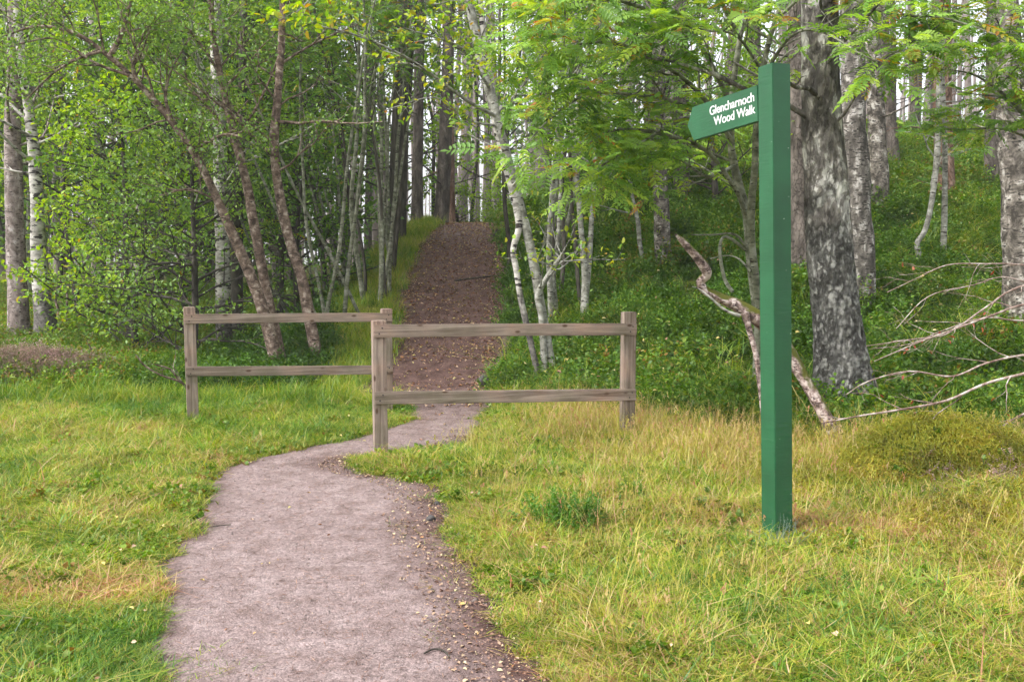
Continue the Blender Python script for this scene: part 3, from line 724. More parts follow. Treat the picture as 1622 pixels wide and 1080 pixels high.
# --- coppiced rowan clumps
def clump(label, px, Y, n, h, seed, bark, spread=.28, lean=.2, r=(.028, .05), leaf=L_ROWAN2, per=4, size=.20, t0=.5, group=None, L=1.3, nb=9, bx=0.0, zmin=None):
    g = np.random.default_rng(seed); st = []
    for i in range(n):
        x0 = at(px, 500, Y)[0] + g.normal(0, spread); y0 = Y + g.normal(0, spread)
        d = np.array([g.normal(bx, lean), g.normal(0, lean), 1])
        ln = twig((x0, y0, float(ground_z(x0, y0)) - .1), d, h * (.75 + .4 * g.random()), g.uniform(*r), 12, .10, .35, g)
        ln[:, 3] = np.maximum(ln[:, 3], .008)
        st.append(smooth_line(ln, 3))
    return tree('rowan_tree', label, 'tree', st, [bark[i % len(bark)] for i in range(n)], seed=seed, k=8, rough=.1, group=group,
                br=dict(n=nb, t0=t0, t1=1, L=L, n2=4, L2=.5, per=per, leaf=leaf, size=size, kind='frond', tint=(0, 1), zmin=zmin))
clump('cluster of thin grey stems just left of the path above the barrier', 545, 14.2, 5, 6.5, 41, [B_GREY], spread=.22, bx=-.14, r=(.026, .042))
clump('crowded grey-green stems against the path verge on the left', 598, 15.4, 8, 7, 42, [B_GREY, B_GREY, B_DARK], spread=.26, bx=-.03, lean=.1, r=(.03, .048))
clump('grey stems farther up the left verge beside the dark pine', 612, 17.2, 6, 7.5, 43, [B_GREY, B_DARK], spread=.3, lean=.1, r=(.035, .055), size=.22)
clump('thin fanned stems deep in shade left of the path', 505, 16.8, 6, 7, 44, [B_GREY], spread=.35, bx=-.1, r=(.025, .04), size=.22)

# --- pines up the slope
def pine_px(label, pts, Y, bark, seed, crown=False, name='pine_tree', k=14):
    s = stem_px(pts, Y); g = np.random.default_rng(seed)
    return tree(name, label, 'tree', [s], bark, seed=seed, k=k, flare=.18, rough=.1,
                br=dict(n=14, t0=.3, t1=.95, L=1.1, ang=80, up=-.1, n2=2, L2=.4, per=1, leaf=None))
pine_px('dark pine nearest the grey stems on the left verge', [(624, 392, 36), (629, 320, 30), (634, 200, 26), (640, 60, 23), (648, -200, 18)], 20, B_DARK, 51)
pine_px('dark straight pine second up the left side of the path', [(660, 366, 21), (661, 300, 18), (663, 160, 16), (665, 0, 14), (666, -300, 10)], 23, B_PINE, 52)
pine_px('stout dark pine at the path crest on the left', [(697, 360, 27), (702, 300, 22), (707, 180, 20), (712, 0, 17), (716, -300, 12)], 23.2, B_PINE, 53)
pine_px('reddish pine touching the stout dark pine at the crest', [(712, 356, 19), (712, 280, 16), (711, 150, 14), (706, 0, 12), (700, -300, 9)], 24.8, B_REDP, 54)

# --- right of the path
S1 = stem_px([(874, 580, 13), (866, 530, 13), (856, 480, 14), (848, 430, 15), (834, 365, 15), (815, 300, 17), (797, 230, 17), (780, 160, 16), (762, 90, 15), (746, 20, 14), (728, -80, 10), (712, -220, 5)], 11.7, .2)
S2 = stem_px([(850, 584, 10), (838, 530, 10), (826, 480, 10), (818, 430, 10), (813, 395, 10), (822, 360, 11), (817, 320, 13), (801, 260, 13), (783, 180, 12), (775, 110, 11), (764, 40, 9), (756, -90, 5)], 11.6, .3)
S3 = stem_px([(862, 582, 11), (860, 530, 11), (858, 500, 11), (852, 468, 10), (866, 440, 8), (882, 415, 6), (892, 400, 4)], 11.65)
limbs1 = [(pl([(787, 185, 6), (740, 160, 5), (700, 130, 4), (650, 95, 4), (600, 70, 3), (560, 55, 3), (500, 40, 2)], 11.8, -2.4), 7),
          (pl([(775, 140, 5), (735, 80, 4), (690, 60, 3), (640, 45, 2)], 11.8, -1.4), 5),
          (pl([(790, 200, 4), (740, 190, 3), (690, 155, 2), (610, 175, 2)], 11.8, -1), 3),
          (pl([(762, 90, 5), (700, 20, 4), (620, -30, 3), (520, -20, 3), (470, 20, 2)], 11.8, -3.2), 8)]
tree('rowan_tree', 'pale three-stemmed tree leaning over the path from the right side', 'tree', [S1, S2, S3], [B_PALE, B_BIRCH, B_PALE], limbs=limbs1, seed=61, k=12, rough=.14,
     br=dict(n=7, t0=.55, t1=1, L=1.0, n2=4, L2=.35, Ll=.45, per=5, leaf=L_YELL, size=.075, spread=.05, tint=(0, 1), wr=.62))
clump('pale stems in a bunch right of the three-stemmed tree', 895, 14.3, 6, 6.5, 62, [B_PALE, B_DARK], spread=.22, lean=.09, bx=.02, r=(.03, .05), leaf=L_ROWAN)
tree('rowan_tree', 'pair of pale stems on a brown foot in the bilberry slope', 'tree',
     [stem_px([(926, 492, 14), (927, 440, 12), (922, 385, 9), (917, 320, 9), (908, 230, 8), (900, 100, 6), (896, -60, 4)], 13.8), stem_px([(928, 470, 10), (934, 400, 9), (938, 330, 8), (944, 220, 8), (950, 80, 6), (955, -80, 4)], 13.85)], B_PALE, seed=63,
     br=dict(n=9, t0=.45, t1=1, L=1.2, n2=4, L2=.5, per=6, leaf=L_ROWAN, size=.2, kind='frond'))
clump('thin dark stems behind the bilberry slope right of the path', 870, 17.0, 7, 7, 64, [B_DARK, B_GREY], spread=.4, lean=.1, r=(.03, .05), leaf=L_ROWAN2, size=.22)
tree('birch_sapling', 'thin grey crooked sapling left of the brown birch', 'tree',
     [stem_px([(1022, 425, 7), (1014, 390, 7), (1010, 350, 7), (1001, 310, 6), (998, 270, 6), (1000, 180, 5), (1005, 60, 3)], 15.5)], B_PALE, seed=65,
     br=dict(n=7, t0=.4, t1=1, L=.9, n2=3, L2=.4, per=6, leaf=L_ROWAN2, size=.2, kind='frond'))
tree('birch_tree', 'brown-patched birch on the slope between barrier and signpost', 'tree',
     [stem_px([(1054, 474, 29), (1051, 420, 26), (1048, 340, 25), (1044, 250, 23), (1043, 120, 21), (1046, -20, 18), (1048, -260, 10)], 15)], B_SPOT, seed=66, k=14, flare=.2,
     br=dict(n=16, t0=.35, t1=1, L=1.8, n2=4, L2=.6, per=8, leaf=L_ROWAN2, size=.07, spread=.12))

# rowan behind the signpost whose boughs overhang the slope
RT = stem_px([(1204, 512, 19), (1196, 455, 17), (1189, 400, 16), (1184, 345, 15), (1172, 300, 14), (1163, 262, 12), (1158, 225, 11), (1160, 150, 10), (1172, 60, 8), (1190, -60, 6)], 10.0, -.5)
RT2 = stem_px([(1206, 512, 13), (1192, 400, 12), (1190, 330, 12), (1196, 262, 11), (1198, 200, 10), (1210, 100, 9), (1240, 0, 7), (1280, -80, 5)], 9.95, -1.2, base=False)
RL = [(pl([(1184, 345, 8), (1165, 300, 7), (1120, 240, 6), (1060, 215, 5), (1000, 205, 4), (960, 210, 3), (920, 235, 2)], 9.8, -1.2), 9),
      (pl([(1160, 225, 8), (1110, 150, 7), (1040, 95, 6), (980, 70, 5), (920, 70, 3), (870, 90, 2)], 9.6, -1.6), 12),
      (pl([(1160, 170, 8), (1100, 60, 7), (1010, 10, 6), (940, 0, 5), (880, 20, 4), (850, 70, 2)], 9.5, -2.0), 12),
      (pl([(1165, 262, 6), (1120, 280, 5), (1080, 255, 4), (1030, 250, 3), (990, 270, 2)], 9.7, -.8), 8),
      (pl([(1160, 200, 7), (1080, 165, 6), (1000, 150, 5), (930, 150, 4), (870, 190, 3), (820, 245, 2)], 9.6, -1.8), 12),
      (pl([(1172, 60, 7), (1100, -60, 6), (1000, -60, 5), (930, -50, 4), (870, 0, 2)], 9.5, -2.2), 10),
      (pl([(1150, 175, 6), (1080, 190, 5), (1000, 235, 4), (950, 265, 3), (910, 295, 2)], 9.6, -1.4), 7),
      (pl([(1187, 400, 6), (1150, 375, 5), (1140, 395, 5), (1147, 440, 6), (1160, 462, 6)], 9.8, -.4), 0),
      (pl([(1188, 400, 5), (1165, 372, 4), (1130, 372, 3), (1095, 372, 2)], 9.8, -.3), 0),
      (pl([(1189, 430, 5), (1170, 410, 3), (1150, 405, 2), (1125, 410, 2)], 9.8, .3), 0)]
RL2 = [(pl([(1205, 130, 6), (1250, 60, 5), (1300, 50, 4), (1370, 90, 3), (1410, 100, 2)], 9.2, -1.6), 9, 1),
       (pl([(1230, 30, 6), (1300, -20, 5), (1400, 20, 4), (1500, 30, 3), (1590, 60, 2)], 9.0, -1.6), 10, 1),
       (pl([(1205, 110, 5), (1170, 60, 4), (1130, 50, 3), (1080, 60, 2)], 9.3, -1.4), 8, 1)]
tree('rowan_tree', 'rowan behind the signpost with bright feathery leaves spreading left over the slope', 'tree', [RT, RT2], B_GREY, limbs=RL + RL2, seed=71, k=12, rough=.14,
     br=dict(n=4, t0=.55, t1=1, L=.9, n2=4, L2=.42, Ll=.62, per=3, leaf=L_ROWAN, size=.25, kind='frond', pairs=6))
# rowan at the right edge
x, y, z = gb(1700, 8.6)
RR = np.array([[x, y, z - .1, .05], [x - .1, y, z + 1, .045], [x - .15, y - .1, z + 2, .04], [x - .3, y - .2, z + 3.2, .03], [x - .5, y - .2, z + 4.4, .015]]); RR = smooth_line(RR, 4)
def wl_(pts): return smooth_line(np.array(pts, float), 4)
RRl = [(pl([(1690, 250, 7), (1640, 200, 6), (1590, 150, 5), (1545, 120, 3), (1500, 110, 2)], 8.5, -.6), 8),
       (pl([(1695, 200, 7), (1650, 120, 6), (1600, 60, 5), (1530, 40, 3), (1460, 55, 2)], 8.5, -.4), 9),
       (pl([(1690, 260, 6), (1640, 225, 4), (1590, 205, 3), (1540, 205, 2)], 8.5, -.2), 6)]
tree('rowan_tree', 'rowan off the right edge with feathery leaves reaching in above the slope', 'tree', [RR], B_GREY, limbs=RRl, seed=72,
     br=dict(n=6, t0=.5, t1=1, L=1.1, n2=4, L2=.45, Ll=.5, per=4, leaf=L_ROWAN, size=.18, kind='frond', pairs=6))

# old birch: dense mesh with real fissures
bl = stem_px([(1336, 648, 92), (1335, 610, 84), (1331, 560, 78), (1322, 480, 71), (1315, 400, 68), (1310, 300, 65), (1303, 200, 60), (1300, 120, 56), (1298, 20, 54), (1296, -100, 48), (1294, -300, 38)], 8.75, .1, per=34)
root = empty('birch_tree', bl[0, :3], 'massive old birch with fissured grey foot and white patches behind the signpost', 'tree')
kk = 120; V, Q = tube(bl[:, :3], bl[:, 3], kk)
V = V.reshape(len(bl), kk, 3); cen = bl[:, None, :3]; dr = V - cen; rad = np.linalg.norm(dr, axis=-1, keepdims=True); dr = dr / rad
ang = np.linspace(0, 2 * np.pi, kk, endpoint=False)[None]; hh = (bl[:, 2] - bl[0, 2])[:, None]
u1 = np.cos(ang) * 1.0 + 20; u2 = np.sin(ang) * 1.0
def cyl(f, fz, sd): return .5 * (fbm(u1 * f + hh * fz * .37, u2 * f + hh * fz, sd, 3) + fbm(u2 * f + 40, hh * fz * 1.6 + u1 * f, sd + 3, 3))
rid = np.abs(cyl(5, 5.5, 81) - .5) * 2; big = cyl(1.2, .9, 85) - .5; med = cyl(11, 15, 88) - .5
amp = np.exp(-hh / 1.9) * .8 + .22
disp = .05 * big + amp * (.14 * np.minimum(rid, .22) - .012) + .012 * med * amp + .17 * np.exp(-hh / .18) * (1 + 1.8 * big + .5 * np.sin(ang * 5))
V = cen + dr * (rad + disp[..., None])
acc = Acc(); acc.add(V.reshape(-1, 3), Q)
g5 = np.random.default_rng(5)
for l in branches(bl, 9, .55, .98, 1.6, 60, .2, .25, g5):
    l[:, 3] = np.minimum(l[:, 3], .05); v, q = tube(l[:, :3], l[:, 3], 6); acc.add(v, q)
    for s_ in branches(l, 5, .3, 1, .6, 50, -.3, .6, g5): v, q = tube(s_[:, :3], s_[:, 3], 4); acc.add(v, q)
link('trunk', acc.mesh('trunk', [B_OLD], True, bl[0, :3]), root)

tree('birch_tree', 'ivy-dappled dark trunk directly behind the massive old birch', 'tree',
     [stem_px([(1362, 408, 46), (1358, 330, 40), (1354, 230, 38), (1351, 100, 36), (1350, -40, 32), (1350, -300, 20)], 13)], bark_mat('rough_spotted_bark', [(.36, (.05, .045, .04)), (.5, (.13, .115, .10)), (.56, (.22, .2, .18)), (.64, (.48, .45, .42))], 10, 5, spots=(15, .55, (.04, .035, .03)), bump=.9, dist=.03), seed=81, k=20, rough=.2,
     br=dict(n=12, t0=.3, t1=1, L=1.0, n2=3, L2=.4, per=5, leaf=L_ROWAN2, size=.06, spread=.08))
tree('birch_tree', 'two-toned birch trunk right of the ivy-dappled one', 'tree',
     [stem_px([(1392, 275, 30), (1389, 220, 27), (1385, 120, 26), (1380, 0, 23), (1376, -300, 14)], 17)], B_SPOT, seed=82, k=16, rough=.15, br=dict(n=10, t0=.3, t1=1, L=1.2, n2=3, L2=.4, per=5, leaf=None))
pine_px('dark pine on the ridge right of the two-toned birch', [(1412, 246, 24), (1408, 180, 21), (1400, 80, 20), (1396, -40, 17), (1392, -300, 10)], 20.5, B_PINE, 83)
pine_px('slim dark pine standing on the ridge skyline', [(1449, 222, 15), (1448, 160, 13), (1444, 40, 12), (1440, -200, 8)], 25, B_PINE, 84)
pine_px('tall reddish trunk on the slope right of the ridge pine', [(1497, 300, 30), (1494, 220, 28), (1492, 120, 28), (1492, 0, 26), (1490, -300, 18)], 17.5, B_REDP, 85)
tree('birch_sapling', 'crooked thin double sapling in front of the tall reddish trunk', 'tree',
     [stem_px([(1456, 405, 9), (1453, 385, 8), (1465, 365, 8), (1475, 325, 8), (1482, 270, 9), (1486, 215, 9), (1488, 120, 7), (1500, 20, 5)], 14.3), stem_px([(1494, 400, 10), (1496, 330, 9), (1497, 250, 8), (1494, 150, 7), (1485, 0, 5)], 14.4)], B_PALE, seed=86,
     br=dict(n=8, t0=.45, t1=1, L=.8, n2=3, L2=.4, per=4, leaf=L_ROWAN2, size=.18, kind='frond'))
pine_px('grey pine trunk behind, left of the rough trunk at the right edge', [(1570, 300, 24), (1572, 200, 22), (1575, 80, 20), (1578, -200, 14)], 19, B_PINE, 87)
tree('birch_tree', 'rough grey trunk standing at the right edge of the picture', 'tree',
     [stem_px([(1622, 500, 58), (1618, 420, 54), (1612, 300, 50), (1604, 200, 46), (1598, 100, 40), (1592, -40, 36), (1590, -300, 22)], 12)], B_SPOT, seed=88, k=24, rough=.25, flare=.1,
     br=dict(n=8, t0=.4, t1=1, L=1.2, n2=3, L2=.5, per=4, leaf=None))
pine_px('dark pine trunk half hidden behind the top of the signpost', [(1268, 330, 36), (1266, 220, 33), (1264, 100, 30), (1262, -100, 24)], 13.8, B_PINE, 89)
pine_px('far dark pine showing through leaves left of the signpost arm', [(1080, 330, 26), (1079, 200, 24), (1078, 60, 22), (1077, -200, 16)], 18.5, B_PINE, 90)
leafy('green bush under the far pine on the bilberry slope', 1130, 17.5, 3.0, L_BRIGHT, 91, n=26, L=1.3, size=.09, cat='bush', name='leafy_bush', tint=(0, .7))
leafy('leafy tree behind the stems on the right slope', 960, 19.5, 7.5, L_ROWAN2, 92, n=18, L=1.9, size=.11, t0=.3)
leafy('young tree showing green between the ridge trunks', 1230, 20, 7, L_ROWAN2, 93, n=16, L=1.8, size=.11, t0=.35)
leafy('slender leafy tree above the crest of the path', 745, 33, 11, L_ROWAN2, 94, n=14, L=2.4, size=.16, t0=.45)
leafy('light leafy tree left of the crest pines', 688, 30, 10, L_BRIGHT, 95, n=30, L=2.6, size=.15, t0=.12, tint=(0, .8))

leafy('low green bush beyond the crest on the right side of the path', 822, 26.5, 1.5, L_BRIGHT, 96, n=26, L=.9, size=.07, cat='bush', name='leafy_bush', t0=.05, tint=(0, .6))
leafy('low green bush beyond the crest behind the reddish pine', 728, 30, 1.3, L_BRIGHT, 97, n=22, L=.9, size=.07, cat='bush', name='leafy_bush', t0=.05, tint=(0, .6))
leafy('green leafy tree behind the dark pines left of the crest', 642, 27, 9, L_ROWAN2, 98, n=40, L=2.3, size=.13, t0=.12)
leafy('loose green tree just right of the crest of the path', 800, 29, 9, L_BRIGHT, 99, n=34, L=2.2, size=.13, t0=.15, tint=(0, .8))
leafy('leafy tree between the pale stems and the brown birch on the skyline', 985, 25, 8, L_ROWAN2, 100, n=36, L=2.2, size=.12, t0=.12)
leafy('airy tree above the skyline left of the massive birch', 1150, 26, 9, L_ROWAN2, 101, n=30, L=2.2, size=.12, t0=.3)
# --- the far wood: many individual pines sharing three shapes, and dense leafy trees to the left
def pine_proto(seed):
    g = np.random.default_rng(seed); H = 17 + 3 * g.random()
    ln = twig((0, 0, -.3), (0, 0, 1), H, .17 + .05 * g.random(), 14, .035, .3, g); ln[:, 3] = np.maximum(ln[:, 3] * 1.0, .03)
    a = Acc(); V, Q = tube(ln[:, :3], ln[:, 3], 9, .1, seed); a.add(V, Q)
    for l in branches(ln, 22, .12, .55, .9, 82, -.1, .3, g): V, Q = tube(l[:, :3], l[:, 3] * .8, 4); a.add(V, Q)
    up = branches(ln, 26, .62, 1, 2.2, 70, .3, .4, g); sec = []
    for l in up:
        V, Q = tube(l[:, :3], l[:, 3], 4); a.add(V, Q); sec += branches(l, 6, .3, 1, .9, 50, .2, .5, g)
    P, D = pts_along(sec + up, 5, g); c = Acc()
    leaves_simple(c, P, D, .30, g, .12, .0, (0, 1), .22)
    return a.mesh('trunk', [B_FARP if seed % 2 else B_PINE]), c.mesh('crown', [L_PINE], False)
protos = [pine_proto(201 + i) for i in range(5)]
g = np.random.default_rng(99)
used = []
cells = [('left', -38, -6), ('left', -38, -6), ('middle', -6, 6), ('left', -38, -6), ('right', 4, 34), ('right', 4, 34), ('right', 4, 34)]
npine = 0
while npine < 135:
    side, x0, x1 = cells[npine % 7]
    y = 27 + 34 * g.random() ** .9; x = g.uniform(x0, x1)
    if abs(x) > y * .62 + 2: continue
    if -2.8 < x < .8 and y < 34: continue
    if any((x - a) ** 2 + (y - b) ** 2 < 1.7 ** 2 for a, b in used): continue
    used.append((x, y)); tm, cm = protos[g.integers(5)]
    e = empty('pine_tree', (x, y, float(base_z(x, y))), 'thin straight pine among the distant stand beyond the %s' % {'left': 'leafy trees on the left', 'middle': 'crest of the path', 'right': 'ridge of the bilberry slope'}[side], 'tree',
              {'left': 'far pines behind the leafy trees', 'middle': 'far pines beyond the path crest', 'right': 'far pines beyond the ridge'}[side])
    e.rotation_euler = (g.normal(0, .015), g.normal(0, .015), g.random() * 6.28); e.scale = [.85 + .35 * g.random()] * 3
    link('trunk', tm, e); link('crown', cm, e); npine += 1

# the wood fades out in a belt of scrub and haze-paled trunks that reads as one mass
g = np.random.default_rng(123); a = Acc()
for i in range(420):
    y = g.uniform(64, 110); x = g.uniform(-.75, .75) * y; z = float(base_z(x, y))
    ln = np.array([[x, y, z - .5, .13], [x + g.normal(0, .2), y, z + 7, .10], [x + g.normal(0, .4), y, z + 15, .05]]); V, Q = tube(ln[:, :3], ln[:, 3] * g.uniform(.6, 1.4), 5); a.add(V, Q)
tag(link('far_wood_trunks', a.mesh('far_wood_trunks', [B_FARP])), kind='stuff')
n = 26000; y = g.uniform(64, 110, n); x = g.uniform(-.75, .75, n) * y; z = base_z(x, y); hgt = np.where(g.random(n) < .5, g.exponential(1.5, n), 7.5 + 7 * g.random(n))
kf = fbm(x * .22, hgt * .35 + y * .1, 9) > .56; x, y, z, hgt = x[kf], y[kf], z[kf], hgt[kf]; a = Acc()
leaves_simple(a, np.stack([x, y, z + hgt], -1), g.normal(0, 1, (len(x), 3)), .75, g, .4, .1, (0, 1), .5)
tag(link('far_wood_foliage', a.mesh('far_wood_foliage', [L_PINE], False)), kind='stuff')

def copy_tree(o):
    c = o.copy(); COL.objects.link(c)
    for ch in o.children: d = ch.copy(); COL.objects.link(d); d.parent = c
    return c
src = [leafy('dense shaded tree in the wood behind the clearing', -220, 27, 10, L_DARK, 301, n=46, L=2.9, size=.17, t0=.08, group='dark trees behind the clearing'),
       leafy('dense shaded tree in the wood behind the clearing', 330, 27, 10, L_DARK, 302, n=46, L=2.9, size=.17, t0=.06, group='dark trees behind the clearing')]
for i in range(17):
    y = g.uniform(23, 40); x = g.uniform(-.62 * y - 1, -6.0 - .05 * (y - 23))
    c = copy_tree(src[i % 2]); c.location = (x, y, float(base_z(x, y))); c.rotation_euler[2] = g.random() * 6.28; c.scale = [.8 + .4 * g.random()] * 3
src = leafy('leafy understorey tree among the far pines on the ridge', 1700, 33, 6, L_ROWAN2, 303, n=30, L=2.0, size=.14, t0=.1, group='understorey trees on the ridge')
for i in range(6):
    y = g.uniform(27, 44); x = g.uniform(3.5, .6 * y)
    c = copy_tree(src); c.location = (x, y, float(base_z(x, y))); c.rotation_euler[2] = g.random() * 6.28; c.scale = [.6 + .5 * g.random()] * 3

# ---------------------------------------------------------------- ground cover (instanced stuff)
def scatter(name, protos, P, rz, scl, tint, tilt=.15, g=rng):
    coll = bpy.data.collections.new(name + '_shapes')
    for p in protos: coll.objects.link(bpy.data.objects.new(p.name, p))
    n = len(P); me = bpy.data.meshes.new(name); me.vertices.add(n); me.vertices.foreach_set('co', np.asarray(P, np.float32).ravel())
    def at_(k, t, v, f='value'): a = me.attributes.new(k, t, 'POINT'); a.data.foreach_set(f, v)
    rot = np.stack([g.normal(0, tilt, n), g.normal(0, tilt, n), rz], -1).astype(np.float32)
    at_('rot', 'FLOAT_VECTOR', rot.ravel(), 'vector'); at_('scl', 'FLOAT', np.asarray(scl, np.float32)); at_('tint', 'FLOAT', np.asarray(tint, np.float32))
    at_('idx', 'INT', g.integers(0, len(protos), n).astype(np.int32)); me.update()
    o = link(name, me)
    t = bpy.data.node_groups.new(name, 'GeometryNodeTree'); t.interface.new_socket('Geometry', in_out='INPUT', socket_type='NodeSocketGeometry'); t.interface.new_socket('Geometry', in_out='OUTPUT', socket_type='NodeSocketGeometry')
    N = t.nodes; K = t.links
    gi = N.new('NodeGroupInput'); go = N.new('NodeGroupOutput'); ip = N.new('GeometryNodeInstanceOnPoints'); ci = N.new('GeometryNodeCollectionInfo')
    ci.inputs['Collection'].default_value = coll; ci.inputs['Separate Children'].default_value = True; ci.inputs['Reset Children'].default_value = True
    def na(k, ty): a = N.new('GeometryNodeInputNamedAttribute'); a.data_type = ty; a.inputs['Name'].default_value = k; return [s for s in a.outputs if s.enabled][0]
    ip.inputs['Pick Instance'].default_value = True
    K.new(gi.outputs[0], ip.inputs['Points']); K.new(ci.outputs[0], ip.inputs['Instance']); K.new(na('idx', 'INT'), ip.inputs['Instance Index'])
    er = N.new('FunctionNodeEulerToRotation'); K.new(na('rot', 'FLOAT_VECTOR'), er.inputs[0]); K.new(er.outputs[0], ip.inputs['Rotation'])
    K.new(na('scl', 'FLOAT'), ip.inputs['Scale']); K.new(ip.outputs[0], go.inputs[0])
    md = o.modifiers.new('scatter', 'NODES'); md.node_group = t
    tag(o, kind='stuff'); return o

def grass_clump(seed, n, rad, h, w, lean, mat, var=.18, heads=0):
    g = np.random.default_rng(seed); V = []; Q = []; A = []; k = 0
    for i in range(n):
        a = g.random() * 6.28; r = rad * math.sqrt(g.random()); p = np.array([r * math.cos(a), r * math.sin(a), -.01])
        d = np.array([g.normal(0, lean), g.normal(0, lean)]); hh = h * (.45 + .75 * g.random()); ww = w * (.7 + .6 * g.random())
        sd = norm(np.array([-d[1] + 1e-4, d[0], 0])); tn = g.normal(0, var)
        pts = []
        for u in (0, .35, .7, 1):
            c = p + np.array([d[0] * u * u * hh * 1.3, d[1] * u * u * hh * 1.3, hh * (u - .28 * u * u * min(1.4, np.hypot(*d)))])
            q = ww * (1 - u) ** .6 / 2 if u < 1 else ww * .08
            pts += [c - sd * q, c + sd * q]
        V += pts; Q += [(k, k + 1, k + 3, k + 2), (k + 2, k + 3, k + 5, k + 4), (k + 4, k + 5, k + 7, k + 6)]; A += [tn] * 8; k += 8
        if i < heads:
            for q in range(7):
                c = p + np.array([d[0] * hh * 1.3, d[1] * hh * 1.3, hh * (.66 - .02 * q)]) + g.normal(0, .006, 3)
                V += [c, c + [.004, 0, .008], c + [0, 0, .02], c + [-.004, 0, .008]]; Q += [(k, k + 1, k + 2, k + 3)]; A += [tn + .12] * 4; k += 4
    return mesh_np('grass_tuft', V, Q, [mat], {'leaf': A}, False)

def sprig_clump(seed, n, rad, h, ls, mat, per=9, wr=.6, var=.12, name='sprig', lean=.45):
    g = np.random.default_rng(seed); a = Acc()
    base = np.stack([g.normal(0, rad / 2, n), g.normal(0, rad / 2, n), np.zeros(n)], -1)
    P = []; D = []
    for b in base:
        ln = twig(b - [0, 0, .03], (g.normal(0, lean), g.normal(0, lean), 1), h * (.5 + .6 * g.random()), .003, 5, .3, .2, g)
        V, Q = tube(ln[:, :3], ln[:, 3], 3); a.add(V, Q, -.2 + np.zeros(len(V)))
        t = .2 + .8 * np.arange(per) / per; f = t * 4; i = np.minimum(f.astype(int), 3); fr = (f - i)[:, None]
        P.append(ln[i, :3] * (1 - fr) + ln[i + 1, :3] * fr); D.append(norm(ln[i + 1, :3] - ln[i, :3]))
    P = np.concatenate(P); D = np.concatenate(D); m = len(P)
    az = g.random(m) * 6.28; d = norm(np.stack([np.cos(az), np.sin(az), g.normal(.25, .3, m)], -1) + D * .3)
    V, Q = leaf_quads(P, d, norm(g.normal(0, .4, (m, 3)) + [0, 0, 1]), ls * (.6 + .7 * g.random(m)), wr, .1); a.add(V, Q, np.repeat(g.normal(0, var, m), 4))
    V = np.concatenate(a.V); Q = np.concatenate(a.Q); A = np.concatenate(a.A)
    return mesh_np(name, V, Q, [mat], {'leaf': A}, False)

g = np.random.default_rng(5)
def bil_edge(x): return np.interp(x, [-.4, -.26, 1.34, 2.4, 3.3, 4.4, 8, 20], [30, 11.6, 9.5, 8.2, 7.8, 7.6, 6.6, 6.6]) + .5 * (fbm(x * 1.7, x * 0, 61) - .5)

# meadow: points with density falling with distance
def cand(n, y0, y1, x0=-.62, x1=.62, pw=1.0):
    if x0 <= -.6: n = int(n * 1.15); x0 -= .18      # wider than the frame, for a step to the side
    if x1 >= .6: n = int(n * 1.15); x1 += .18
    y = y0 + (y1 - y0) * g.random(n) ** pw; x = y * g.uniform(x0, x1, n); return x, y
def keep_grass(x, y):
    d = path_d(x, y); k = (d < .12 - .28 * fbm(x * 5, y * 5, 11, 5)) | ((d < .30) & (x > -1.3) & (y < 8) & (fbm(x * 6, y * 6, 12) > .56) & (g.random(len(x)) < .5))
    return k
def tint_field(x, y):
    t = .12 + .62 * fbm(x * .8, y * .8, 41, 3) + .55 * (fbm(x * 3.1, y * 3.1, 42, 3) - .5)
    right = sstep(x, .2, 1.2)
    t = t + right * .10 + .04
    t = t + .22 * np.exp(-(((x + 2.5) / .8) ** 2 + ((y - 4.5) / .35) ** 2)) + .35 * np.exp(-(((x + 1.9) / .5) ** 2 + ((y - 4.35) / .25) ** 2))
    t = t - .22 * np.exp(-(((x + 1.9) / .9) ** 2 + ((y - 3.7) / .4) ** 2))
    t = t + .30 * np.exp(-(((x - 2.7) / .8) ** 2 + ((y - 5.6) / .7) ** 2)) * sstep(fbm(x * 2.4, y * 2.4, 44), .4, .6)
    t = t - .35 * sstep(y, 9.3, 11) * (1 - right)
    return np.clip(t, 0, 1)
shortg = [grass_clump(400 + i, 34, .10, .06, .0068, .85, G_GRASS, .26) for i in range(6)]
x, y = cand(60000, 2.6, 10.8, pw=1.25)
k = keep_grass(x, y) & (y < bil_edge(x) + .3); x, y = x[k], y[k]
z = ground_z(x, y); t = tint_field(x, y)
sc = (.65 + .5 * g.random(len(x))) * (.75 + .5 * fbm(x * 2, y * 2, 43)) * (.7 + .3 * sstep(-path_d(x, y), 0, .5))
scatter('short_grass', shortg, np.stack([x, y, z], -1), g.random(len(x)) * 6.28, sc * 1.1, t - .02 + g.normal(0, .12, len(x)))
# mossy low mat between the blades
mossp = [sprig_clump(440 + i, 70, .08, .022, .0075, G_MOSS, per=6, wr=.5, name='moss_tuft', var=.10) for i in range(3)]
x, y = cand(26000, 2.6, 8.5, pw=1.3); k = (path_d(x, y) < -.05) & (y < bil_edge(x)) & (fbm(x * 2.2, y * 2.2, 46) > .47 - .06 * sstep(x, 0, 1)); x, y = x[k], y[k]
scatter('ground_moss', mossp, np.stack([x, y, ground_z(x, y)], -1), g.random(len(x)) * 6.28, .9 + .6 * g.random(len(x)), np.clip(.2 + .5 * fbm(x * 2, y * 2, 47), 0, 1))
